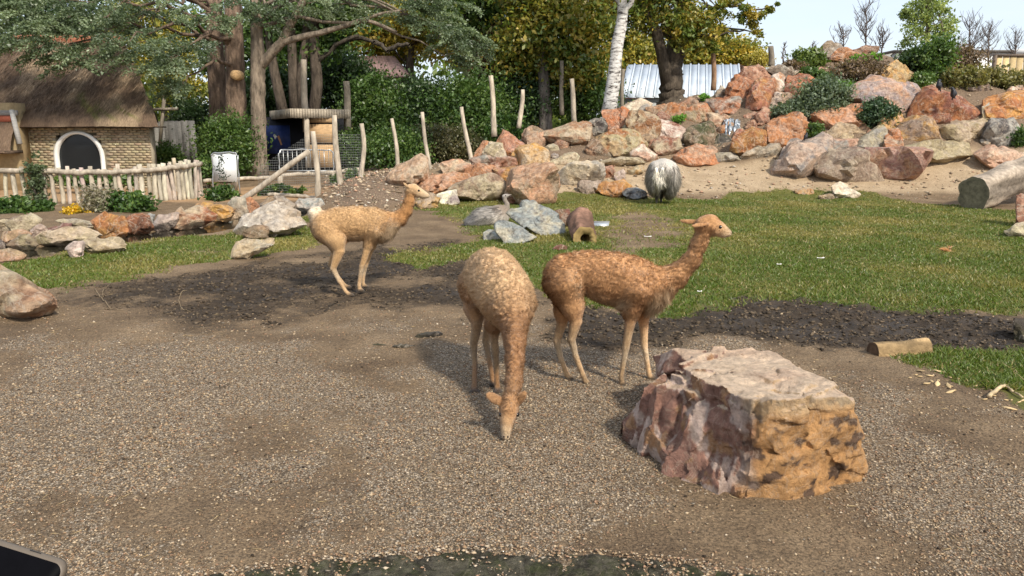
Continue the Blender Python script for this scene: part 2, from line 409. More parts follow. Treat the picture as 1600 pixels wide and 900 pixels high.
g_gravel = np.maximum(g_gravel, .7*np.exp(-(((X-1.9)/.5)**2+((Y-3.3)/.7)**2)))
g_gravel = g_gravel*(1-.85*np.exp(-(((X-.75)/.75)**2+((Y-3.02)/.16)**2)))*(1-g_mud)*(1-g_grass)
lump = np.abs(fbm(v3(X, Y), 4.5, 31, 4))
Z = Z+g_mud*(lump*.055-.02+.02*fbm(v3(X, Y), 11, 33, 2))+(1-g_mud)*(1-sm(Y, 9, 14))*.009*fbm(v3(X, Y), 5, 34, 4)-(1-g_mud)*(1-sm(Y, 9, 14))*.012*sm(fbm(v3(X, Y), 3.1, 37, 2), .25, .55)+.01*g_grass*n2+(Y > 14)*(Y < 34)*(1-g_grass)*(.03*fbm(v3(X, Y), 1.9, 35, 4)+.10*sm(hbase(X, Y), .7, 1.2)*fbm(v3(X, Y), 1.2, 36, 3))
nx, ny = len(gx), len(gy); ii = np.arange(ny-1)[:, None]*nx+np.arange(nx-1)[None]
Q = np.stack([ii, ii+1, ii+nx+1, ii+nx], -1).reshape(-1, 4)

def make_ground_mat():
    m, nt, b = newmat('paddock_ground')
    soil = ramp(nt, noise(nt, 1.3, 8, .65), [(.3, (.10, .068, .042)), (.5, (.17, .12, .074)), (.72, (.25, .183, .117))])
    grit = ramp(nt, noise(nt, 75, 3, .8), [(.38, (.35, .33, .3)), (.62, (1.75, 1.7, 1.6))])
    soil = mix(nt, .8, soil, grit, 'MULTIPLY')
    vo = nd(nt, 'TexVoronoi', Scale=100.0); nt.links.new(nd(nt, 'NewGeometry').outputs['Position'], vo.inputs['Vector'])
    peb = mix(nt, 1.0, ramp(nt, nd(nt, 'SeparateColor', Color=vo.outputs['Color']).outputs[0], [(0, (.13, .088, .055)), (.35, (.32, .235, .152)), (.75, (.46, .36, .25)), (1, (.62, .52, .4))]),
               ramp(nt, vo.outputs['Distance'], [(.2, 1.15), (.62, .3)]), 'MULTIPLY')
    gv = attr(nt, 'gravel', 'Fac'); gvf = ramp(nt, math_(nt, 'ADD', gv, math_(nt, 'MULTIPLY', math_(nt, 'SUBTRACT', noise(nt, 26, 4, .7), .5), 1.1)), [(.38, 0), (.62, .9)])
    c = mix(nt, gvf, soil, peb)
    mudc = ramp(nt, noise(nt, 6, 10, .8), [(.3, (.016, .012, .008)), (.52, (.048, .034, .022)), (.75, (.11, .078, .05))])
    md = attr(nt, 'mud', 'Fac'); mdf = ramp(nt, math_(nt, 'ADD', md, math_(nt, 'MULTIPLY', math_(nt, 'SUBTRACT', noise(nt, 6, 9, .78), .5), 1.7)), [(.3, 0), (.75, 1)])
    c = mix(nt, mdf, c, mudc)
    gc = ramp(nt, noise(nt, 1.1, 8, .72), [(.3, (.07, .07, .018)), (.5, (.115, .115, .026)), (.7, (.18, .15, .045))])
    gc = mix(nt, .7, gc, ramp(nt, noise(nt, 42, 4, .75), [(.3, (.4, .4, .4)), (.7, (1.6, 1.6, 1.5))]), 'MULTIPLY')
    gr = attr(nt, 'grass', 'Fac'); gf = ramp(nt, math_(nt, 'ADD', gr, math_(nt, 'MULTIPLY', math_(nt, 'SUBTRACT', noise(nt, 5, 7, .75), .5), 1.1)), [(.34, 0), (.66, 1)])
    c = mix(nt, gf, c, gc)
    sd = ramp(nt, noise(nt, 2.2, 8, .7), [(.3, (.30, .22, .135)), (.7, (.47, .36, .24))]); sd = mix(nt, .6, sd, ramp(nt, noise(nt, 45, 3, .8), [(.35, (.6, .58, .55)), (.65, (1.35, 1.33, 1.3))]), 'MULTIPLY')
    sf = math_(nt, 'MULTIPLY', attr(nt, 'sand', 'Fac'), math_(nt, 'SUBTRACT', 1.0, gf)); c = mix(nt, sf, c, sd)
    bk = mix(nt, .9, (.15, .115, .085), ramp(nt, noise(nt, 22, 5, .8), [(.35, (.4, .38, .36)), (.68, (2.1, 1.9, 1.7))]), 'MULTIPLY'); c = mix(nt, attr(nt, 'bank', 'Fac'), c, bk)
    pt = ramp(nt, noise(nt, 1.5, 6, .6), [(.3, (.33, .2, .1)), (.7, (.42, .27, .15))]); c = mix(nt, attr(nt, 'path', 'Fac'), c, pt)
    nt.links.new(c, b.inputs['Base Color'])
    wet = ramp(nt, math_(nt, 'MULTIPLY', md, noise(nt, 1.6, 4, .6)), [(.40, .92), (.62, .42)]); nt.links.new(wet, b.inputs['Roughness'])
    n1_ = bump(nt, b, noise(nt, 11, 9, .72), .9, .05)
    bump(nt, b, noise(nt, 90, 3, .7), .6, .006, n1_)
    return m
M_GROUND = make_ground_mat()
me = mesh('ground', np.stack([X, Y, Z], -1), Q, None, extra={'grass': g_grass, 'mud': g_mud, 'sand': g_sand, 'gravel': g_gravel, 'bank': g_bank, 'path': g_path})
put('ground', me, M_GROUND, kind='structure')

from_grid = lambda A: A.reshape(ny, nx)
GRASSG, GRAVG, ZG, MUDG = from_grid(g_grass), from_grid(g_gravel), from_grid(Z), from_grid(g_mud)
def gsample(A, x, y):
    i = np.clip(np.interp(x, gx, np.arange(nx)), 0, nx-1.001); j = np.clip(np.interp(y, gy, np.arange(ny)), 0, ny-1.001)
    a = i.astype(int); b = j.astype(int); fa = i-a; fb = j-b
    return A[b, a]*(1-fa)*(1-fb)+A[b, a+1]*fa*(1-fb)+A[b+1, a]*(1-fa)*fb+A[b+1, a+1]*fa*fb

# ---- gravel: loose angular stones lying on the soil
N = 150000
py_ = 2.65+(rng.random(N)**1.35)*5.2; pxx = (rng.random(N)*2-1)*(py_*.72+.25)
keep = rng.random(N) < np.clip(gsample(GRAVG, pxx, py_)*1.15-.05, .05, 1)*np.clip(1.25-(py_-2.6)/6.0, .2, 1)
pxx, py_ = pxx[keep][:52000], py_[keep][:52000]; N = len(pxx)
pz = gsample(ZG, pxx, py_)
oct_ = np.array([[1,0,0],[-1,0,0],[0,1,0],[0,-1,0],[0,0,1],[0,0,-1]], float)
OT = np.array([[0,2,4],[2,1,4],[1,3,4],[3,0,4],[2,0,5],[1,2,5],[3,1,5],[0,3,5]])
sz = (.0028+.0052*rng.random(N)**2.2)*(1+.25*(py_-3).clip(0, 4)/2); an = rng.random(N)*6.283
P = oct_[None]*(1+.38*rng.normal(size=(N, 6, 1)))+.22*rng.normal(size=(N, 6, 3)); P *= np.array([1.25, .9, .6])*sz[:, None, None]
ca, sa = np.cos(an)[:, None], np.sin(an)[:, None]
P = np.stack([P[..., 0]*ca-P[..., 1]*sa, P[..., 0]*sa+P[..., 1]*ca, P[..., 2]], -1)+np.stack([pxx, py_, pz+sz*.3], -1)[:, None]
pal = np.array([[.50,.41,.30],[.40,.31,.21],[.33,.23,.15],[.56,.49,.40],[.27,.19,.13],[.36,.24,.17],[.34,.31,.27],[.18,.13,.09]])
pc = pal[rng.choice(8, N, p=[.2,.2,.18,.08,.14,.08,.05,.07])]*np.array([.95,.88,.78])*(.6+.45*rng.random((N, 1)))
M_PEB = make_col_mat('gravel_stone', .85, 120, .25, .2, .002)
me = mesh('gravel', P.reshape(-1, 3), None, (OT[None]+np.arange(N)[:, None, None]*6).reshape(-1, 3), np.repeat(pc, 6, 0), smooth=False)
put('gravel', me, M_PEB, kind='stuff')['label'] = 'pale loose gravel scattered over the brown soil'

# ---- droppings, bark crumbs and straw trodden into the ground
N = 3000; qy = 2.9+8.0*rng.random(N)**1.2; qx = (rng.random(N)*2-1)*(qy*.72+.2); kq = (gsample(GRASSG, qx, qy) < .4) & (rng.random(N) < .25+.75*sm(fbm(v3(qx, qy), 1.2, 47, 2), .0, .35)); qx, qy = qx[kq], qy[kq]; N = len(qx)
sz = .003+.008*rng.random(N)**4; strw = rng.random(N) < .4; an = rng.random(N)*6.283; P = oct_[None]*(1+.3*rng.normal(size=(N, 6, 1))); P = P*np.where(strw[:, None], np.array([5.5, .3, .3]), np.array([1.2, 1., .7]))[:, None]*np.where(strw, .006, sz)[:, None, None]; ca, sa = np.cos(an)[:, None], np.sin(an)[:, None]
P = np.stack([P[..., 0]*ca-P[..., 1]*sa, P[..., 0]*sa+P[..., 1]*ca, P[..., 2]], -1)+np.stack([qx, qy, gsample(ZG, qx, qy)+.004], -1)[:, None]
me = mesh('ground_litter', P.reshape(-1, 3), None, (OT[None]+np.arange(N)[:, None, None]*6).reshape(-1, 3), np.repeat(np.where(strw[:, None], np.array([.40, .30, .16]), np.array([.04, .028, .018]))*(.7+.6*rng.random((N, 1))), 6, 0), smooth=False)
put('ground_litter', me, M_PEB, kind='stuff')['label'] = 'dark crumbs and straw bits trodden into the soil'

# ---- trodden clods in the muddy places
N = 60000; qy = 4.6+9.5*rng.random(N)**1.1; qx = (rng.random(N)*2-1)*(qy*.72+.2); kq = (gsample(MUDG, qx, qy)+.3*fbm(v3(qx, qy), 2.5, 48, 2) > .5) & (gsample(GRASSG, qx, qy) < .5); qx, qy = qx[kq][:13000], qy[kq][:13000]; N = len(qx)
sz = .006+.016*rng.random(N)**2.5; P = oct_[None]*(1+.4*rng.normal(size=(N, 6, 1)))+.25*rng.normal(size=(N, 6, 3)); P = P*np.array([1.2, 1., .6])*sz[:, None, None]+np.stack([qx, qy, gsample(ZG, qx, qy)+sz*.2], -1)[:, None]
tq = rng.random((N, 1))**1.5; me = mesh('mud_clods', P.reshape(-1, 3), None, (OT[None]+np.arange(N)[:, None, None]*6).reshape(-1, 3), np.repeat(np.array([.03, .022, .015])*(1-tq)+tq*np.array([.15, .11, .07]), 6, 0), smooth=False)
put('mud_clods', me, M_PEB, kind='stuff')['label'] = 'trodden dark clods of mud'

# ---- rubble and chippings on the bank, the sand and between the boulders
N = 26000; ry_ = 15+13*rng.random(N); rx_ = (rng.random(N)*1.45-.42)*ry_*.72+rng.normal(size=N)*.1
zz_ = hbase(rx_, ry_); pp_ = CX+F*rx_/(ry_*CP+.3); kk_ = (gsample(GRASSG, rx_, ry_) < .25) & (pp_ > 505) & (zz_ > .05) & (rng.random(N) < np.where(pp_ < 660, 1.0, .35+.4*sm(fbm(v3(rx_, ry_), .8, 44, 2), -.1, .3)))
rx_, ry_ = rx_[kk_], ry_[kk_]; N = len(rx_); zz_ = gsample(ZG, rx_, ry_); sz = .012+.05*rng.random(N)**5; an = rng.random(N)*6.283
P = oct_[None]*(1+.35*rng.normal(size=(N, 6, 1)))+.22*rng.normal(size=(N, 6, 3)); P *= np.array([1.3, .9, .6])*sz[:, None, None]; ca, sa = np.cos(an)[:, None], np.sin(an)[:, None]
P = np.stack([P[..., 0]*ca-P[..., 1]*sa, P[..., 0]*sa+P[..., 1]*ca, P[..., 2]], -1)+np.stack([rx_, ry_, zz_+sz*.3], -1)[:, None]
pc = np.array([[.45,.36,.25],[.34,.25,.17],[.2,.15,.1],[.4,.24,.16],[.5,.44,.36]])[rng.choice(5, N, p=[.3,.28,.22,.12,.08])]*(.75+.5*rng.random((N, 1)))
me = mesh('rubble', P.reshape(-1, 3), None, (OT[None]+np.arange(N)[:, None, None]*6).reshape(-1, 3), np.repeat(pc, 6, 0), smooth=False)
put('rubble', me, M_PEB, kind='stuff')['label'] = 'stone chippings strewn over the sand and the brown bank'

# ---- grass blades
N = 1050000
by = 5.0+17.0*rng.random(N)**1.25; bx = (rng.random(N)*2-1)*(by*.84+.6)
gk = gsample(GRASSG, bx, by)+.4*fbm(v3(bx, by), 2.0, 51, 3)-.03
k = (gsample(GRASSG, bx, by) > .15) & (gk+.25*rng.normal(size=N) > .45) & (rng.random(N) < np.clip(1.3-by/26, .3, 1)); bx, by = bx[k][:240000], by[k][:240000]; N = len(bx); bz = gsample(ZG, bx, by)
hh = (.016+.026*rng.random(N))*(1+.5*np.clip(fbm(v3(bx, by), 1.1, 52, 2), -.6, 1)); an = rng.random(N)*6.283; wd = .0045+.0009*by*rng.random(N)
le = rng.normal(size=(N, 2))*hh[:, None]*.7; dx, dy = np.cos(an)*wd, np.sin(an)*wd
B = np.stack([bx, by, bz-.004], -1)
P = np.stack([B+np.stack([dx, dy, 0*dx], -1), B-np.stack([dx, dy, 0*dx], -1), B+np.stack([le[:, 0], le[:, 1], hh], -1)], 1)
t1 = sm(fbm(v3(bx, by), .7, 53, 3)+.25*rng.normal(size=N)+np.where(by > 12, .0, -.3), -.35, .55)[:, None]
bc = (1-t1)*np.array([.10, .145, .02])+t1*np.array([.27, .225, .065]); bc *= (.65+.75*rng.random((N, 1))); straw = rng.random(N) < .07; bc[straw] = [.34, .27, .12]
me = mesh('grass', P.reshape(-1, 3), None, np.arange(N*3).reshape(-1, 3), np.repeat(bc, 3, 0), smooth=False)
put('grass', me, M_GRASS, kind='stuff')['label'] = 'short grazed grass of the paddock'

# ---- stream water
m, nt, b = newmat('stream_water'); b.inputs['Base Color'].default_value = (.018, .017, .011, 1); b.inputs['Roughness'].default_value = .04; b.inputs['Specular IOR Level'].default_value = .6
bump(nt, b, noise(nt, 5, 3, .5, vec=stretch(nt, 1, 2.5, 1)), .06, .02); M_WATER = m
wp = gpoly([(-240,396),(60,378),(335,340),(480,322),(500,338),(395,360),(200,386),(60,410),(-240,436)])
bm = bmesh.new(); bm.faces.new([bm.verts.new((p[0], p[1], -.035)) for p in wp[::-1]]); bmesh.ops.recalc_face_normals(bm, faces=bm.faces[:])
me = bpy.data.meshes.new('stream_water'); bm.to_mesh(me); bm.free(); put('stream_water', me, M_WATER, kind='structure')

# ---- mossy kerb at the visitors' edge
M_MOSS = make_rock_mat('mossy_stone', 4, .1)
kerb = bpy.data.objects.new('kerb', None); C.objects.link(kerb); kerb['kind'] = 'structure'
SPILL = []
edge = [(250,906),(290,899),(480,876),(545,869),(740,855),(880,860),(1010,871),(1100,882),(1210,897),(1260,905)]
for i in range(len(edge)-1):
    a = atz(*edge[i], .015); c_ = atz(*edge[i+1], .015); d = (c_-a); L = np.linalg.norm(d); d /= L; nrm = np.array([d[1], -d[0], 0]) 
    if nrm[1] > 0: nrm = -nrm
    nu, nv, nw = max(8, int(L/.022)), 14, 6
    u = np.linspace(.001, L-.001, nu); w_ = np.linspace(0, .3, nv)
    U, W = np.meshgrid(u, w_, indexing='ij'); Pq = a+U[..., None]*d+W[..., None]*nrm
    e = np.minimum.reduce([U, L-U, W]); zz = .010-.016*np.exp(-e/.016)+.022*fbm(Pq, 9, i, 3)+.006*fbm(Pq, 40, i+5, 2)
    Pq[..., 2] = zz+.004; Pq[..., 1] += .012*fbm(Pq, 14, 60, 2)*np.exp(-W/.05)
    idx = np.arange(nu*nv).reshape(nu, nv); Qk = np.stack([idx[:-1, :-1], idx[:-1, 1:], idx[1:, 1:], idx[1:, :-1]], -1).reshape(-1, 4)
    bot = Pq.reshape(-1, 3).copy(); 
    ring = np.concatenate([idx[:, 0], idx[-1, 1:], idx[::-1, -1][1:], idx[0, ::-1][1:-1]])
    sk = Pq.reshape(-1, 3)[ring].copy(); sk[:, 2] = -.12; nV = nu*nv; m_ = len(ring)
    Qs = np.array([[ring[q], ring[(q+1) % m_], nV+(q+1) % m_, nV+q] for q in range(m_)])
    mo = sm(fbm(Pq.reshape(-1, 3), 12, 70+i, 3), -.3, .4)[:, None]; cb = (1-mo)*np.array([.026, .022, .013])+mo*np.array([.042, .046, .016])
    me = mesh('kerb_stone', np.concatenate([Pq.reshape(-1, 3), sk]), np.concatenate([Qk, Qs]), None, np.concatenate([cb, cb[ring]]), np.array([.075, .068, .045]))
    put('kerb_stone', me, M_MOSS, kerb)
    n_ = int(L*420); uu = rng.random(n_)*L; ww = np.abs(rng.normal(size=n_))*.06*(1+2.2*sm(pn(np.stack([a[0]+uu*d[0], a[1]+uu*d[1], 0*uu], -1), 4, 71), .0, .5))-.03; SPILL.append(a+uu[:, None]*d+ww[:, None]*nrm)
N = sum(map(len, SPILL)); B = np.concatenate(SPILL); sz = .003+.006*rng.random(N)**2; P = oct_[None]*(1+.38*rng.normal(size=(N, 6, 1)))+.22*rng.normal(size=(N, 6, 3)); P = P*np.array([1.2, .9, .6])*sz[:, None, None]+(B*np.array([1, 1, 0])+np.stack([0*sz, 0*sz, .012+.010*rng.random(N)], -1))[:, None]
me = mesh('kerb_gravel', P.reshape(-1, 3), None, (OT[None]+np.arange(N)[:, None, None]*6).reshape(-1, 3), np.repeat(pal[rng.choice(8, N)]*np.array([.93, .86, .76]), 6, 0), smooth=False)
put('kerb_gravel', me, M_PEB, kind='stuff')['label'] = 'gravel spilling over the mossy kerb'
# ------------------------------------------------------------------ boulders
ICO = {}
def ico(n):
    if n not in ICO:
        bm = bmesh.new(); bmesh.ops.create_icosphere(bm, subdivisions=n, radius=1.0)
        bm.verts.ensure_lookup_table(); ICO[n] = (np.array([v.co[:] for v in bm.verts]), np.array([[v.index for v in f.verts] for f in bm.faces])); bm.free()
    return ICO[n]
def hull_planes(P):
    bm = bmesh.new(); [bm.verts.new(p) for p in P]; bmesh.ops.convex_hull(bm, input=bm.verts[:]); bmesh.ops.recalc_face_normals(bm, faces=bm.faces[:])
    c = np.mean(P, 0); n = []; d = []
    for f in bm.faces:
        a = np.array(f.normal[:]); q = np.array(f.verts[0].co[:])
        if np.linalg.norm(a) < .5: continue
        if a@(q-c) < 0: a = -a
        n.append(a); d.append(max(a@(q-c), 1e-4))
    bm.free(); return c, np.array(n), np.array(d)
RC = {'o': (.40,.17,.075), 'p': (.43,.25,.165), 'c': (.47,.38,.26), 'g': (.31,.285,.25), 'r': (.23,.10,.065), 'w': (.58,.51,.42), 'y': (.48,.27,.09),
      't': (.36,.28,.17), 'm': (.075,.07,.035), 's': (.33,.355,.35), 'k': (.09,.08,.07), 'b': (.25,.18,.125), 'q': (.44,.33,.24), 'u': (.31,.19,.17)}
def hull_rock(P, seed, sub=4, amp=.03, p=220):
    """angular block whose faces follow the hull of the given points"""
    P = np.asarray(P); S = np.maximum(np.ptp(P, axis=0), .02); Pn = P/S; c, n, d = hull_planes(Pn)
    r_ = np.random.default_rng(seed); D, T = ico(sub)
    for _ in range(5):                                        # split faces: corners broken off along flat planes
        a = r_.normal(size=3); a /= np.linalg.norm(a); far_ = ((Pn-c)@a).max(); n = np.vstack([n, a]); d = np.append(d, far_*(.72+.24*r_.random()))
    dn = D@n.T; rr = np.where(dn > 1e-4, d/np.maximum(dn, 1e-4), 1e3)
    m = rr.min(1, keepdims=True); r = (m[:, 0])*(np.sum((rr/m)**-p, 1))**(-1/p)
    V = (c+D*r[:, None]*1.03)*S; N = D/S; N /= np.linalg.norm(N, axis=1)[:, None]
    L = float(np.median(S)); bed = r_.normal(size=3); bed /= np.linalg.norm(bed)
    f = fbm(V, 1.6/L, seed, 4, .55); st = pn(V+bed*(V@bed)[:, None]*5, 1.2/L, seed+9)
    chip = -np.clip(fbm(V, 3.0/L, seed+4, 3)-.25, 0, 1)
    cp = V[r_.integers(len(V), size=16)]; ci = np.argmin(((V[:, None]-cp[None])**2).sum(-1), 1); tl = r_.normal(size=(16, 3))*.16; fo = r_.normal(size=16)*.022*L
    V = V+N*(fo[ci]+((V-cp[ci])*tl[ci]).sum(1)*.8+L*amp*(.5*f+.6*st+1.4*chip))[:, None]
    return V, T
def px_rock(pts, seed, Y0=None, thick=.85, lean=.35, sink=.10, infl=1.15):
    pts = np.array(pts, float); pts = pts.mean(0)+(pts-pts.mean(0))*infl; r_ = np.random.default_rng(seed+1000); bx = pts[pts[:, 1].argmax()]
    g = ground(pts[:, 0].mean(), pts[:, 1].max()) if Y0 is None else at(pts[:, 0].mean(), pts[:, 1].max(), Y0)
    s = mpp(g); w = np.ptp(pts[:, 0])*s; h = np.ptp(pts[:, 1])*s; Tk = thick*(.55*w+.45*h)
    c = pts.mean(0); y0, y1 = pts[:, 1].max(), pts[:, 1].min(); H = []
    for q in pts:
        f = (y0-q[1])/max(y0-y1, 1); Yc = g[1]+.22*Tk+lean*f*h
        H.append(at(q[0], q[1], Yc+.1*Tk*r_.normal()*.5))
        k = .55+.42*r_.random(); b = c+(q-c)*k
        if r_.random() < .4: H.append(at(b[0], b[1], Yc-(.2+.35*r_.random())*Tk))
        k = .75+.2*r_.random(); b = c+(q-c)*k; H.append(at(b[0], b[1]+sink*(y0-y1)*(1-f), Yc+(.5+.2*r_.random())*Tk))
        if f < .35: H.append(at(q[0]+(c[0]-q[0])*.15, q[1], Yc+.2*Tk)-np.array([0, 0, sink*h+.03]))
    return H, g
def S(t): return [tuple(float(v) for v in q.split(',')) for q in t.split()]
def boulder(label, c1, c2, t, seed, Y0=None, thick=.85, lean=.35, sub=4, amp=.035, mat=None, group=None, name='boulder', cat='boulder', p=220):
    pts = S(t) if isinstance(t, str) else t
    H, g = px_rock(pts, seed, Y0, thick, lean); V, T = hull_rock(H, seed, sub, amp, p)
    r_ = np.random.default_rng(seed+5); a = np.array(RC[c1]); b = np.array(RC[c2]); j = lambda: (1+.13*r_.normal())*(1+.035*r_.normal(size=3)).clip(.6, 1.4)
    # faces broken along different beds have different stain
    k = sm(V@r_.normal(size=3)/max(np.ptp(V, axis=0).max(), .1)+.35*fbm(V, 2.0, seed+3, 3), -.15+r_.normal()*.1, .15)[:, None] if False else sm(fbm(V, 1.3, seed+3, 3), -.12, .18)[:, None]
    ca, cb = a*j(), b*j(); o = np.array([g[0], g[1], V[:, 2].min()])
    me = mesh(name, V-o, None, T, ca*(1-.35*k)+cb*.35*k, cb); me.set_sharp_from_angle(angle=math.radians(26))
    ob = put(name, me, mat or M_ROCK, origin=o); tag(ob, label, cat, group); return ob
GP = 'boulders of the rock mound'
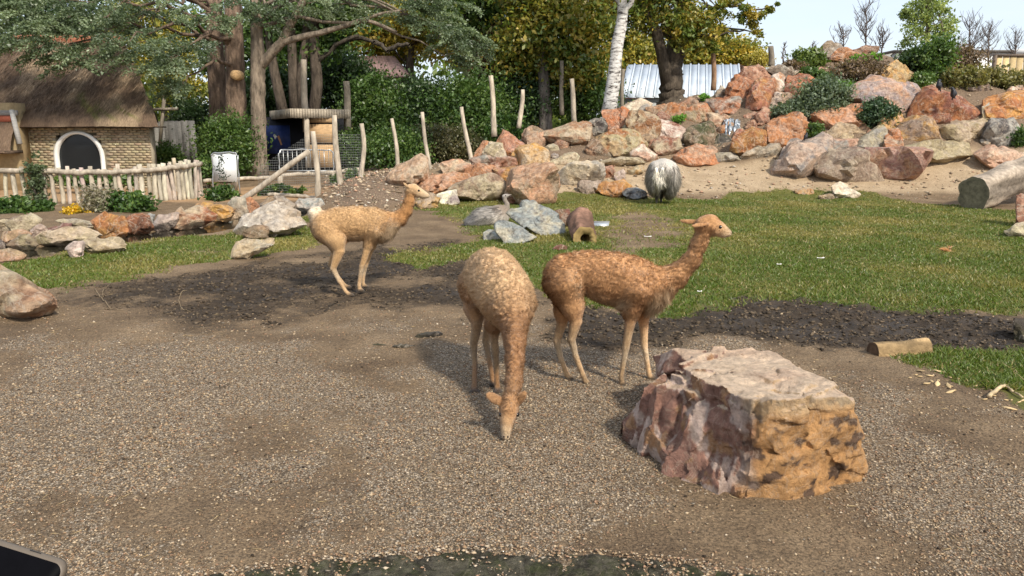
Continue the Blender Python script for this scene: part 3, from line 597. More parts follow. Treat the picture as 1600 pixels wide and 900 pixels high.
ROCKS = [
 ('pointed pink boulder rising to a peak above the brown bank','p','c','606,274 615,266 655,242 665,258 668,276 649,288 629,290 616,285'),
 ('long low pink slab behind the head of the pale vicuna','p','o','655,288 678,274 725,273 731,281 711,296 681,305 668,303'),
 ('small yellow block at grass edge below the long pink slab','y','c','650,315 673,303 686,310 681,321 655,325'),
 ('grey and white block beside the small yellow block','w','g','684,304 712,297 715,316 688,319'),
 ('flat pink boulder at the foot of two thin leaning poles','p','c','688,260 707,251 737,255 730,263 726,274 697,274'),
 ('red cracked boulder left of the cream two-faced block','o','p','729,263 746,255 771,261 773,273 746,278 727,283'),
 ('cream block with one dark triangular face at the grass edge','c','b','710,296 727,284 772,271 784,277 796,297 788,308 741,311 717,313'),
 ('ochre-stained block wedged behind the cream two-faced block','y','p','772,264 803,262 804,275 794,290 784,278'),
 ('wide pink and rust block with a vertical corner at grass edge','p','b','796,282 805,262 845,258 868,262 873,290 862,306 815,316 797,302'),
 ('small pink stone low at the grass behind the sitting bird','p','r','788,307 816,299 821,309 800,318'),
 ('upright narrow orange slab leaning on the cream boulder','o','p','739,248 756,220 767,224 760,245'),
 ('cream rounded boulder between the orange slab and the tall pink one','c','w','756,246 766,225 784,225 791,247 771,252'),
 ('tall pink boulder with a pointed top beside a thin pole','p','o','774,222 787,206 795,209 815,227 802,243 795,246 785,232'),
 ('bright yellow-orange rounded boulder on the sand terrace','y','c','801,246 811,232 836,227 854,238 854,252 836,262 813,262'),
 ('low pinkish strip of rock under the cream boulder','p','g','738,249 759,245 801,248 804,262 746,261'),
 ('grey-green standing stone at the end of the upper ledge','g','c','805,214 818,194 826,196 824,213 813,223'),
 ('brown block beside the grey-green standing stone','b','p','818,217 824,196 834,193 854,207 856,226 828,230'),
 ('long rust-sided ledge block with a flat pale top','o','c','853,209 909,191 921,195 920,218 910,227 866,229'),
 ('dark grey angular block between the ledge and the orange boulders','g','k','921,191 943,184 948,205 925,213'),
 ('orange-pink rounded block below the birch trunk','p','o','944,175 970,170 984,177 983,201 972,208 948,203'),
 ('large orange faceted boulder right of the block below the birch','o','c','978,198 986,177 1013,177 1031,189 1029,215 1009,227 988,209'),
 ('wedge-shaped tan boulder with an overhanging rusty underside','t','o','928,215 960,204 988,207 1004,226 988,243 960,247'),
 ('shaded brown rock tucked under the wedge-shaped boulder','b','p','911,237 927,218 949,234 957,246 927,244'),
 ('pale pink stone at the toe of the wedge-shaped boulder','p','w','980,237 995,226 1027,242 1015,252 995,250'),
 ('cream and red rounded block behind the standing grey bird','c','r','1017,226 1031,215 1060,217 1061,232 1042,243 1029,241'),
 ('red-centred boulder with a white right side','w','r','1031,187 1068,200 1076,213 1050,222 1031,215'),
 ('small orange cap stone at the foot of the birch','o','c','949,170 954,162 972,164 973,173'),
 ('pale flat stone with green fern in front beside the birch','c','w','971,168 1005,156 1017,163 1011,171 986,178'),
 ('dark rust slab on the skyline right of the birch','r','o','973,150 992,142 1015,147 1026,156 1011,162 988,162'),
 ('brown wedge of rock above the bright green weeds','b','o','1016,172 1052,160 1068,167 1064,187 1042,190 1025,181'),
 ('grey-cream boulder lying on the sand terrace edge','g','c','874,274 892,257 915,253 935,261 940,282 925,285 894,291 876,289'),
 ('low cream wedge of stone half buried in the terrace','c','t','857,255 894,236 904,244 898,257 874,259'),
 ('flat tan slab lying across the sand terrace','t','c','920,252 993,247 1004,256 937,261'),
 ('small rust block beside the grey-cream boulder','o','p','939,264 956,259 963,274 943,278'),
 ('small cream block left of the standing grey bird','c','y','979,266 1003,257 1005,268 988,275'),
 ('upright small pale stone on the sand between two blocks','w','c','960,272 974,265 979,286 964,283'),
 ('grey-pink lump at the grass edge left of the orange slab','q','g','902,289 909,284 938,283 928,301 914,303'),
 ('orange slab lying at the grass edge with a dark underside','o','y','927,295 945,284 972,284 985,295 974,305 956,307 937,299'),
 ('dark slate lump at the grass edge near the standing bird','k','s','974,303 982,294 998,294 1010,307 988,311'),
 ('tan faceted boulder uphill of the mossy dark slab','t','o','1063,193 1072,170 1100,162 1111,170 1107,189 1080,195'),
 ('orange block with a grey front above the waterfall lip','o','g','1106,159 1120,151 1152,152 1161,168 1157,179 1124,181 1108,177'),
 ('pink rounded stone directly left of the waterfall','p','c','1106,181 1124,177 1137,184 1133,199 1116,201'),
 ('thin flat lip stone over which the water falls','t','b','1127,181 1162,180 1164,187 1136,188'),
 ('dark mossy slanting slab left of the waterfall pool','m','b','1064,219 1080,198 1112,190 1118,212 1104,230 1076,228'),
 ('wide pink-orange block lying in front of the waterfall pool','o','p','1056,243 1088,230 1112,232 1121,255 1062,258'),
 ('small grey wedge on the sand below the waterfall','g','c','1117,241 1140,240 1159,251 1122,255'),
 ('amber rounded boulder right of the falling water','y','o','1144,235 1148,214 1174,203 1195,208 1195,229 1160,247 1148,243'),
 ('low pale slab on the sand under the amber boulder','c','g','1160,245 1176,232 1216,228 1223,238 1200,251 1164,251'),
 ('pitted brown stone full of holes above the waterfall','r','p','1180,181 1194,168 1206,176 1203,192 1188,195'),
 ('reddish small rock between the orange block and the pitted stone','r','p','1161,181 1178,174 1185,184 1172,189'),
 ('dark red rounded boulder highest beside the metal roof','r','b','1140,111 1148,101 1162,104 1165,112 1153,123 1142,121'),
 ('pink topped boulder on the crest above the tall red pair','p','r','1152,121 1164,106 1182,103 1194,116 1209,125 1176,134 1156,130'),
 ('red upright block, shaded on one side, under the crest','o','r','1135,153 1140,130 1152,123 1178,130 1174,146 1161,161'),
 ('large red-brown block beside the red upright block','r','o','1169,167 1174,132 1208,127 1209,143 1201,167 1186,171'),
 ('orange and cream stacked stone right of the large red-brown block','o','w','1206,119 1220,115 1229,126 1225,141 1208,145'),
 ('white-banded pink boulder behind the grey-green bush','w','p','1201,157 1212,147 1229,147 1241,160 1226,173 1206,169'),
 ('grey-brown rock at the crest below the yellow grass','g','b','1199,109 1208,103 1236,105 1241,121 1228,125'),
 ('small white pointed stone near the metal roof','w','g','1117,149 1126,134 1137,142 1135,151'),
 ('small brown stone below the thin shrub on the crest','b','p','1063,165 1076,154 1091,156 1091,166'),
 ('round orange-red boulder left of the big grey-green bush','o','r','1229,141 1234,121 1263,117 1275,127 1272,150 1241,154'),
 ('thin leaning grey slab above the grey-green bush','g','c','1264,107 1279,114 1287,124 1275,128'),
 ('dark brown outcrop forming the top of the mound','b','g','1272,86 1292,69 1308,68 1317,76 1302,87 1282,91'),
 ('pink and orange peak boulder near the top of the mound','p','o','1294,94 1308,79 1321,75 1344,86 1327,94 1316,99'),
 ('dark rock right of the peak boulder on the skyline','b','r','1333,78 1348,71 1370,76 1366,88 1346,88'),
 ('bright tan triangular boulder standing above the long grey block','t','y','1376,115 1401,97 1412,105 1425,118 1423,134 1388,135'),
 ('long grey lichen-covered block with a pink right end','g','p','1320,145 1350,129 1388,132 1425,137 1440,150 1427,177 1400,174 1340,164'),
 ('big orange-pink boulder below the green bushes','o','p','1264,179 1282,167 1343,170 1346,194 1330,201 1300,207 1285,202'),
 ('orange-faced block behind the small green bush','y','p','1372,199 1379,183 1414,182 1411,202 1380,206'),
 ('orange square block with diagonal crack right of the amber boulder','o','p','1202,195 1212,186 1252,179 1258,181 1266,203 1252,219 1215,228 1203,224'),
 ('large grey-pink leaning slab at the left end of the front row','q','g','1213,266 1229,231 1236,220 1298,215 1294,239 1272,265 1262,276 1223,272'),
 ('brown wedge boulder with a pale curved top','b','t','1295,208 1313,192 1324,187 1348,206 1346,220 1304,217'),
 ('large striped brown slab in the middle of the front row','b','q','1277,258 1298,239 1337,231 1355,238 1372,278 1353,284 1281,274'),
 ('pink cracked block perched behind the striped brown slab','p','g','1291,229 1303,219 1341,218 1339,234 1300,240'),
 ('grey and tan split boulder above the front row','g','t','1336,226 1369,202 1383,200 1382,239 1362,240 1340,233'),
 ('orange-streaked upright block next to the split boulder','o','c','1381,205 1403,200 1409,220 1413,238 1383,237'),
 ('brown block with golden stain under the big red boulder','b','y','1405,198 1447,181 1455,188 1473,222 1449,224 1408,219'),
 ('big dark red boulder on which two black birds perch','o','r','1424,184 1430,163 1445,140 1458,137 1500,155 1512,167 1524,176 1503,193 1458,189 1440,184'),
 ('tan block with flat top below the big red boulder','t','c','1471,196 1509,191 1536,188 1546,193 1520,222 1502,224 1475,215'),
 ('dark grey rounded boulder near the frame edge','g','k','1535,212 1547,191 1580,189 1592,204 1574,233 1555,228'),
 ('bright orange square block with white veins at the edge','o','y','1540,189 1541,158 1553,150 1580,145 1626,146 1626,184 1590,189'),
 ('narrow grey block against the bright orange square block','g','t','1532,188 1537,160 1545,154 1548,189'),
 ('smooth tan flat-topped boulder behind the white-veined one','t','t','1412,231 1436,225 1507,225 1512,242 1484,255 1445,255'),
 ('purple-pink boulder with white veins at the right of the front row','u','p','1361,240 1413,239 1438,234 1452,243 1443,260 1422,276 1401,283 1380,276'),
 ('pink slab above the big weathered log','p','q','1523,240 1538,232 1602,237 1600,247 1565,267 1552,260'),
 ('small yellow stone above the purple-pink boulder','y','c','1391,237 1403,229 1414,237 1405,242'),
 ('pale brown stone left of the ivy under the young tree','b','t','1420,114 1435,107 1446,110 1431,121'),
 ('pale brown stone right of the ivy under the young tree','q','t','1447,116 1460,109 1476,118 1460,124'),
 ('small pink stone on the crest above the orange square block','p','w','1572,144 1580,135 1591,140 1589,147'),
 ('small pale stone on the crest at the frame edge','w','p','1586,137 1593,132 1611,137 1600,145'),
 ('dark low rock in front of the olive hedge','b','k','1512,136 1550,132 1556,143 1515,144'),
]
for i, (lab, c1, c2, t) in enumerate(ROCKS):
    w = np.ptp([q[0] for q in S(t)])
    boulder(lab, c1, c2, t, 100+i, sub=4 if w > 27 else 3, group=GP)
USED = set()
def stone_label(px, py, k):
    cn = ('rust', 'brown', 'grey', 'pink', 'tan', 'dark red')[k % 6]; C_ = [(np.mean(S(t), 0), lab) for lab, _, _, t in ROCKS]
    for c, lab in sorted(C_, key=lambda q: np.hypot(q[0][0]-px, q[0][1]-py))[:8]:
        d = np.array([px, py])-c; w = ('right of' if d[0] > 0 else 'left of') if abs(d[0]) > abs(d[1]) else ('below' if d[1] > 0 else 'above')
        t = ' '.join(('small %s stone %s the %s' % (cn, w, lab)).split()[:16]); t = t[:-4] if t.endswith(' the') else t
        if t not in USED: USED.add(t); return t
    return 'small stone wedged among the boulders of the mound'
for k in range(90):
    px, py = (700+860*rng.random(), 0); g_ = None
    lo_y = np.interp(px, [700,800,900,1000,1100,1200,1300,1560],[285,262,240,238,235,225,215,225]); hi_y = np.interp(px, [700,800,900,1000,1100,1200,1300,1560],[258,225,205,172,155,120,105,150]); py = hi_y+(lo_y-hi_y)*rng.random(); w = 5+7*rng.random(); h_ = w*(.5+.3*rng.random())
    boulder(stone_label(px, py, k), 'obgptr'[k%6], 'btcrgp'[k%6], [(px-w,py+.3*h_),(px-.6*w,py-.7*h_),(px+.3*w,py-h_),(px+w,py-.2*h_),(px+.7*w,py+h_),(px-.5*w,py+h_)], 800+k, sub=3, group='small stones filling gaps of the mound', name='stone', cat='stone')
GS = 'stones along the stream'
for i, (lab, c1, c2, t) in enumerate([
 ('flat-topped grey stone left of the green leaves by the stream','c','b','1,361 3,347 24,339 44,337 63,342 54,354 39,361'),
 ('tan stone under the flat-topped grey stone','t','p','5,374 6,363 32,360 51,365 27,381 6,380'),
 ('squat brown stone touching the water below the tan stone','b','t','10,384 32,368 52,368 56,382 29,388'),
 ('small faceted grey stone left of the purple slab','q','g','48,361 62,350 74,360 65,367 53,369'),
 ('purple-red slab between two pale stones','u','r','71,359 91,352 112,350 113,358 97,361 75,364'),
 ('pale green-grey slab under the yellow flowers','c','g','94,348 114,343 158,350 160,354 151,360 117,354'),
 ('long pale rock at the waterline with a rusty patch','c','t','55,372 81,363 117,356 146,360 155,367 140,371 91,379 57,381'),
 ('bright orange boulder with yellow foot at the stream','o','y','146,347 172,337 192,339 198,350 196,362 162,368 154,359'),
 ('red-orange rounded boulder right of the orange one','o','r','193,344 219,336 231,340 238,355 228,361 197,363'),
 ('small grey upright stone after the orange boulders','g','s','229,338 234,332 241,337 239,353 231,354'),
 ('grey speckled stone at the foot of the picket fence','g','q','239,353 249,337 275,335 276,343 264,356 240,358'),
 ('long rust-brown rock leaning over the water','o','c','271,352 282,332 305,324 336,336 331,344 299,354 275,355'),
 ('pink and yellow rock above the rust-brown one','p','y','305,325 312,317 335,319 360,324 364,337 337,345 333,337'),
 ('striped grey rock at the foot of the slanting pole','t','g','357,318 369,308 382,307 387,333 365,338'),
 ('red rock against the striped grey one','o','p','380,316 391,308 405,322 403,331 386,334'),
 ('round grey-brown stone beyond the big white boulder','b','g','405,321 417,310 442,309 460,320 458,329 416,331'),
 ('pale cracked stone behind the tail of the pale vicuna','w','s','460,323 470,311 498,313 505,322 500,329 462,328')]):
    boulder(lab, c1, c2, t, 300+i, group=GS, lean=.3, thick=.75)
for i, (lab, c1, c2, t, sub) in enumerate([
 ('small pale block at the near bank of the stream','w','g','104,387 114,379 130,378 129,396 114,402',4),
 ('long pale block on the near bank of the stream','c','t','130,382 141,374 184,370 196,378 194,387 146,395',4),
 ('flat tan stone at the near bank beside the frame edge','t','p','-18,393 10,392 37,397 39,403 15,409 -18,407',4),
 ('dark stone half out of frame in the stream','b','k','-14,379 0,375 11,384 0,391 -14,391',3),
 ('large white boulder on the grass beside the stream','w','c','372,359 384,339 434,323 446,326 466,339 470,351 442,361 421,363 378,368',5),
 ('small brown stone between the two white boulders','b','p','380,363 404,352 418,356 416,372 384,373',4),
 ('white wedge-shaped stone in front of the large white boulder','w','c','363,403 376,377 423,375 424,383 399,393 370,405',4),
 ('pink boulder cut by the frame edge on gravel','p','c','-45,430 0,420 10,426 40,441 62,453 80,464 81,478 68,492 42,498 -25,497 -50,480',5),
 ('white flat stone lying where sand meets grass','w','c','1300,291 1312,286 1342,302 1336,310 1307,306',4),
 ('small brown stone beside the white flat stone','b','t','1279,306 1300,303 1303,309 1283,312',3),
 ('thin yellowish plate of stone sunk in the sand','y','t','1243,296 1268,296 1271,304 1246,304',3),
 ('red stone at the frame edge below the big log','r','p','1590,309 1612,303 1612,352 1588,346',4),
 ('flat pale stone on grass at the frame edge','c','q','1571,360 1590,350 1616,350 1616,369 1580,368',4)]):
    boulder(lab, c1, c2, t, 400+i, sub=sub, group='loose stones on the paddock', thick=.8, lean=.45)
# leaning pale slate slabs
for i, (lab, t, th, dy) in enumerate([
 ('large pale grey slate slab leaning over the smaller one','790,332 823,312 847,320 868,334 880,347 880,362 870,374 844,375 834,364 805,343',.16,.25),
 ('smaller blue-grey slate slab lying in front of the large one','771,358 780,342 801,343 842,373 813,379 792,384',.12,0),
 ('small dark slate piece under the slate slabs','755,364 760,359 771,358 782,376 757,379',.3,.05)]):
    pts = S(t); g = ground(np.mean([q[0] for q in pts]), max(q[1] for q in pts)-2); r_ = np.random.default_rng(i)
    h = np.ptp([q[1] for q in pts])*mpp(g); y0 = max(q[1] for q in pts); H = []
    for q in pts:
        f = (y0-q[1])/np.ptp([z[1] for z in pts]); a = at(q[0], q[1], g[1]+dy+f*h*1.3)
        H += [a, a+np.array([0, th, -.5*th*f])+.01*r_.normal(size=3)]
    V, T = hull_rock(H, 500+i, 5 if i < 2 else 4, .02, 40); o = np.array([g[0], g[1], V[:, 2].min()])
    cb = np.array([.30,.315,.29]); k = sm(fbm(V, 2.5, 81+i, 4), -.1, .3)[:, None]
    ob = put('slate_slab', mesh('slate_slab', V-o, None, T, cb*(1-k)+k*np.array([.45, .41, .31]), np.array([.22, .24, .24])), M_SLATE, origin=o); tag(ob, lab, 'slab', 'slate slabs')

# ---- the big foreground block
def cut_planes(D, X, P):  # keep the side of each plane towards the block
    for n, d in P: D = np.maximum(D, X@n-d)
    return D
def hull_sdf(X, P):
    c, n, d = hull_planes(np.asarray(P)); return np.max((X-c)@n.T-d, axis=-1)
zt = .5
A = [atz(1100,546,zt-.01), atz(1166,546,zt), atz(1200,552,zt), atz(1298,597,zt+.005), atz(1331,617,zt), atz(1227,626,zt+.005), atz(1172,626,zt), atz(1092,590,zt-.005), atz(1060,566,zt-.01),
     at(1353,728,3.62), atz(1345,762,-.04), atz(1226,796,-.04), atz(1165,792,-.04), at(1190,700,3.40), atz(1320,680,-.04), atz(1120,640,-.04), atz(1080,690,-.04), at(1340,660,3.62)]
B = [atz(1031,598,zt-.09), atz(1068,569,zt-.03), atz(1110,592,zt-.05), atz(1152,640,zt-.10), at(1158,700,3.50), atz(1155,792,-.04), atz(1110,776,-.04), atz(1050,754,-.04), atz(989,690,-.04), atz(988,672,.06), at(1008,640,4.25), atz(1060,640,-.04), at(1000,660,4.2), atz(1120,700,-.04), at(1090,640,3.72)]
B2 = [atz(1024,556,zt-.12), atz(1050,547,zt-.03), atz(1100,546,zt-.02), atz(1086,572,zt-.04), atz(1027,588,zt-.2), atz(1032,605,.1), atz(1100,610,.1), atz(1024,575,.2), atz(1060,600,-.03), atz(1110,590,-.03)]
PT = np.array(A+B+B2); h = .0095; lo = PT.min(0)-.06; hi = PT.max(0)+.06; n = np.ceil((hi-lo)/h).astype(int)
XX = np.stack(np.meshgrid(*[lo[i]+h*np.arange(n[i]) for i in range(3)], indexing='ij'), -1)
dA, dB, dC = hull_sdf(XX, A), hull_sdf(XX, B), hull_sdf(XX, B2); D = np.minimum(np.minimum(dA, dB), dC)
band = np.abs(D) < .075; XB = XX[band]
w_ = .018*np.stack([fbm(XB, 4.0, 91, 3), fbm(XB, 4.0, 92, 3), fbm(XB, 4.0, 93, 3)], -1)+XB
def shatter(X_, n, sc, off, tilt, sd):
    """flat breakage facets: each cell of the stone is set in or out and tilted a little"""
    r_ = np.random.default_rng(sd); sc = np.asarray(sc); Z_ = X_*sc; cp = Z_[r_.integers(len(Z_), size=n)]; o_ = np.zeros(len(X_)); fo = r_.normal(size=n)*off; tl = r_.normal(size=(n, 3))*tilt
    for q in range(0, len(X_), 40000):
        z_ = Z_[q:q+40000]; i_ = np.argmin(-2*z_@cp.T+(cp**2).sum(1), 1); o_[q:q+40000] = fo[i_]+((z_-cp[i_])*tl[i_]).sum(1)
    return o_
jit = XB+.012*np.stack([pn(XB, 11, 84), pn(XB, 11, 85), pn(XB, 11, 86)], -1)
a_ = hull_sdf(w_, A)+shatter(jit, 80, (1, 1, 1.7), .0032, .045, 1)+shatter(jit, 420, (1, 1, 1.8), .0022, .075, 2)+.005*fbm(XB, 14, 97, 3)
b_ = hull_sdf(w_, B)+shatter(jit, 110, (1.3, 1.3, .6), .020, .20, 3)+shatter(jit, 500, (1, 1, .7), .006, .15, 4)-.008
c_ = hull_sdf(w_, B2)+.012*fbm(XB, 8, 99, 3)
d_ = np.minimum(np.minimum(a_, b_), c_)
for a, b, w in ((atz(1090,590,zt), atz(1160,638,zt-.04), .028), (atz(1160,638,zt-.04), at(1168,705,3.44), .026), (at(1168,705,3.44), at(1160,760,3.42), .016), (at(1160,708,3.46), at(1198,712,3.40), .012), (at(1095,715,3.62), at(1092,770,3.55), .014)):
    t = np.clip(((XB-a)@(b-a))/((b-a)@(b-a)), 0, 1)
    d_ = np.maximum(d_, -(np.linalg.norm(XB-a-t[:, None]*(b-a), axis=-1)-w*(1+.5*pn(XB, 9, 90))))
D[band] = d_
V, Q = nets(D, lo, h); N = vnormals(V, Q)
rightf = sm((V-atz(1165,720,.2))@np.array([.86, -.51, 0])+.05*fbm(V, 6, 66, 3), -.06, .06); up = sm(N[:, 2]+.12*fbm(V, 9, 61, 3), .55, .8)*sm(V[:, 2], .3, .4)
nz = fbm(V, 5, 62, 5); leftc = np.array([.25, .135, .10])[None]*(1+.25*nz[:, None]); st_ = sm(fbm(V*np.array([1.3, 1.3, .7]), 6, 63, 5), -.22, -.02)[:, None]; or_ = sm(fbm(V, 5, 67, 4), .15, .3)[:, None]; leftc = leftc*(1-or_)+or_*np.array([.34, .19, .10])
leftc = leftc*st_+(1-st_)*np.array([.50, .38, .32]); rt = np.array([.48, .265, .11])[None]*(1+.2*nz[:, None])
stn = sm(fbm(V*np.array([1, 1, 1.3]), 8, 64, 4)-.25*np.abs(V[:, 2:3][:, 0]-.26)*2, .12, .3)[:, None]; rt = rt*(1-stn)+stn*np.array([.115, .07, .045])
edge_ = sm(V[:, 2], .40, .47)[:, None]; rt = rt*(1-.6*edge_)+.6*edge_*np.array([.55, .42, .26])
tp = np.array([.60, .445, .315])[None]*(1+.16*nz[:, None])+np.clip(fbm(V, 3, 65, 3), -.3, .5)[:, None]*np.array([-.02, -.05, -.04])
cc = leftc*(1-rightf[:, None])+rt*rightf[:, None]; cc = cc*(1-up[:, None])+tp*up[:, None]
m, nt, b = newmat('foreground_block_stone'); k = ramp(nt, noise(nt, 18, 9, .75), [(.3, (.5, .45, .42)), (.5, (1, 1, 1)), (.7, (1.5, 1.48, 1.44))]); c_ = mix(nt, .9, attr(nt, 'col'), k, 'MULTIPLY')
vf = ramp(nt, math_(nt, 'ABSOLUTE', math_(nt, 'SUBTRACT', noise(nt, 6, 6, .65, dist=1.0), .5)), [(0, .3), (.03, 0)]); c_ = mix(nt, vf, c_, (.5, .4, .3))
nt.links.new(c_, b.inputs['Base Color']); b_ = bump(nt, b, noise(nt, 13, 10, .74, dist=.5), 1.0, .05); bump(nt, b, noise(nt, 90, 5, .7), .4, .005, b_)
b.inputs['Roughness'].default_value = .7
o = np.array([atz(1190,740)[0], atz(1190,740)[1], 0]); ob = put('boulder', mesh('boulder', V-o, Q, None, cc), m, origin=o); ob.data.set_sharp_from_angle(angle=math.radians(38))
tag(ob, 'huge flat-topped ochre and maroon block in the foreground gravel', 'boulder')
# ------------------------------------------------------------------ animals
def strands(V, Q, N, cols, count, length, flow, seed, wid=.004, spread=.5, curl=.35, tint=.2):
    """short coat of tapered strands growing from a body surface"""
    r = np.random.default_rng(seed); a = .5*np.linalg.norm(np.cross(V[Q[:, 2]]-V[Q[:, 0]], V[Q[:, 3]]-V[Q[:, 1]]), axis=1)
    L0 = length[Q].mean(1); pr = a*np.where(L0 > .004, 1, .25); f = r.choice(len(Q), count, p=pr/pr.sum()); u, v = r.random((2, count))
    w = np.stack([(1-u)*(1-v), u*(1-v), u*v, (1-u)*v], 1)[..., None]; q = Q[f]
    P = (V[q]*w).sum(1); n = (N[q]*w).sum(1); n /= np.linalg.norm(n, axis=1)[:, None]+1e-9; c = (cols[q]*w).sum(1); L = (length[q]*w[..., 0]).sum(1)*(.6+.8*r.random(count))
    fl = flow(P) if callable(flow) else np.asarray(flow); d = n*spread+fl+curl*np.stack([pn(P, 22, seed), pn(P, 22, seed+1), pn(P, 22, seed+2)], -1)*1.2+.16*r.normal(size=(count, 3))
    d /= np.linalg.norm(d, axis=1)[:, None]; t = np.cross(d, n); t /= np.linalg.norm(t, axis=1)[:, None]+1e-9; wd = (wid*(.6+.8*r.random(count)))[:, None]
    base = P-n*.002; tip = P+d*L[:, None]; mid = (base+tip)/2+n*(L*.18)[:, None]
    PV = np.stack([base-t*wd*1.25, base+t*wd*1.25, tip], 1).reshape(-1, 3); i = np.arange(count)*3
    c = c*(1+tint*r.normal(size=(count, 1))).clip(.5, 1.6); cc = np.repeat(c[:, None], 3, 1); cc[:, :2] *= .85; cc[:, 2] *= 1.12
    Qs = None; Ts = np.stack([i, i+1, i+2], 1); nn = np.repeat((n*.8+d*.15)[:, None], 3, 1).reshape(-1, 3); nn /= np.linalg.norm(nn, axis=1)[:, None]
    return PV, Qs, Ts, cc.reshape(-1, 3), nn
def coat(name, o, parent, mat, PV, Qs, Ts, cc, nn):
    me = mesh(name, PV-o, Qs, Ts, cc); me.normals_split_custom_set_from_vertices(nn.astype(np.float32)); return put(name, me, mat, parent, kind='stuff')
m, nt, b = newmat('wool'); k = ramp(nt, noise(nt, 60, 4, .7), [(.3, (.72, .7, .68)), (.7, (1.22, 1.22, 1.2))]); nt.links.new(mix(nt, 1.0, attr(nt, 'col'), k, 'MULTIPLY'), b.inputs['Base Color'])
b_ = bump(nt, b, noise(nt, 55, 6, .75, dist=.8), .8, .012); b.inputs['Roughness'].default_value = .95; b.inputs['Specular IOR Level'].default_value = .1; b.inputs['Sheen Weight'].default_value = .25; b.inputs['Sheen Roughness'].default_value = .5
M_WOOL = m; M_FLEECE = make_leaf_mat('fleece_strand', .3, (1, 1, 1)); M_EYE = make_col_mat('eye_gloss', .08, 10, .05, 0, .001, spec=.6); M_HORN = make_col_mat('horn', .5, 30, .3, .2, .002)
FAWN, CIN, CREAM, WHT, DARK, HOOF = np.array([.54,.36,.2]), np.array([.46,.25,.115]), np.array([.60,.45,.29]), np.array([.72,.62,.48]), np.array([.20,.095,.045]), np.array([.035,.03,.027])
def px3(T, r=None):
    """[(px, py, Y, radius px)] -> points, radii in metres"""
    P = [at(t[0], t[1], t[2]) for t in T]; return P, [t[3]*mpp(p) for t, p in zip(T, P)]
def vicuna(label, torso, neck, head, ears, legs, tail, o, lat, cols, seed, nstr, wool_len=.022, curl_amp=.006, latf=.82, extra=None, chest=(), dk=1.0):
    s = SDF(); cb, cn, cl, ch, cbl, ctail = cols
    P, R = px3(torso); R = [r*.93 for r in R]; s.chain(P, R, .06, cb, lat, latf)
    P, R = px3(neck); R = [R[0]]+[r*.86 for r in R[1:]]; s.chain(P, R, .03, cn, lat, .9)
    P, R = px3(head); s.chain(P, R, .018, ch, lat, .82)
    hp = P
    for base, tip, r0, face in ears:
        a, c = at(*base), at(*tip); d = (c-a)/np.linalg.norm(c-a); f = np.asarray(face, float); f = f-d*(f@d); f /= np.linalg.norm(f); L = np.linalg.norm(c-a); w = np.cross(d, f); M = np.stack([d, w, f], 1)
        s.ell((a+c)/2, (L*.58, r0*1.0, r0*.42), M, .008, ch[0]*.9 if isinstance(ch, list) else ch*.9)
    for T, cf in legs:
        P, R = px3(T); n = len(P); R = [r*(.93 if i < 2 else .80) for i, r in enumerate(R)]; s.chain(P[:3], R[:3], .03, [cl[min(i, len(cl)-1)]*cf for i in range(2)]); s.chain(P[2:], R[2:], .007, [cl[min(i, len(cl)-1)]*cf for i in range(2, n-1)], None, 1.0)
        s.ell(P[-1]+np.array([0, 0, -.004]), (R[-1]*1.75, R[-1]*1.35, R[-1]*1.0), None, .008, HOOF)
    P, R = px3(tail); s.chain(P, R, .03, ctail)
    if extra: extra(s)
    V, Q, col = s.surf(.0078); N = vnormals(V, Q)
    Pt, Rt = px3(torso); Pn, Rn = px3(neck); dt = np.full(len(V), 9.0)
    for q in range(len(Pt)-1): dt = np.minimum(dt, s.ev(V, ('c', Pt[q], Pt[q+1], Rt[q], Rt[q+1], .01, 0, np.asarray(lat), latf)))
    dn = np.full(len(V), 9.0)
    for q in range(len(Pn)-1): dn = np.minimum(dn, s.ev(V, ('c', Pn[q], Pn[q+1], Rn[q], Rn[q+1], .01, 0, np.asarray(lat), .9)))
    wool = np.maximum(1-sm(dt, .05, .11), .8*(1-sm(dn, .025, .045)))*sm(V[:, 2], .30 if neck[-1][1] < torso[0][1] else .18, .42)
    belly = sm(-N[:, 2], .35, .9)*(1-sm(dt, .01, .05)); col = col*(1-.75*belly[:, None])+cbl*.75*belly[:, None]
    inner = 0
    pw = V*np.array([1, 1, 1.5]); cr = np.abs(pn(pw, 26, seed))-.22+.5*(np.abs(pn(pw, 47, seed+1))-.22)
    V = V+N*(wool*(cr*curl_amp*1.9+.010*pn(V, 6, seed+4)))[:, None]; N = vnormals(V, Q)
    col = col*(1+.12*fbm(V, 5, seed+6, 3)[:, None]+.28*(wool*cr)[:, None]).clip(.4, 1.6)
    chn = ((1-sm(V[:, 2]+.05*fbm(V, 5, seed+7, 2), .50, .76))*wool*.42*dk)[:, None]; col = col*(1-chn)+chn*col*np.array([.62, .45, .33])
    lo_ = sm(V[:, 2], .30, .55); mudk = (1-lo_)*sm(fbm(V, 7, seed+8, 3), -.1, .4)*.25; col = col*(1-mudk[:, None])+mudk[:, None]*np.array([.13, .09, .06])
    for T, _ in legs:
        hp_ = at(*T[-1][:3]); kh = (np.exp(-(np.linalg.norm((V-hp_)*np.array([1, 1, 1.3]), axis=1)/.034)**4)*(1-sm(V[:, 2], .03, .055)))[:, None]; col = col*(1-.9*kh)+.9*kh*HOOF
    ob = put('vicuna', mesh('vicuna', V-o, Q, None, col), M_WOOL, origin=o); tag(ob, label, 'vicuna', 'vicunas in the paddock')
    ln = .005+wool*wool_len*.55; ln[dn < .02] = np.minimum(ln[dn < .02], .016)
    for cp, cr_, *le_ in chest:
        kx = np.exp(-(np.linalg.norm(V-cp, axis=1)/cr_)**2); ln = ln+(le_[0] if le_ else .055)*kx; cq = le_[1] if len(le_) > 1 else CREAM*1.08; col = col*(1-.95*kx[:, None])+cq*.95*kx[:, None]
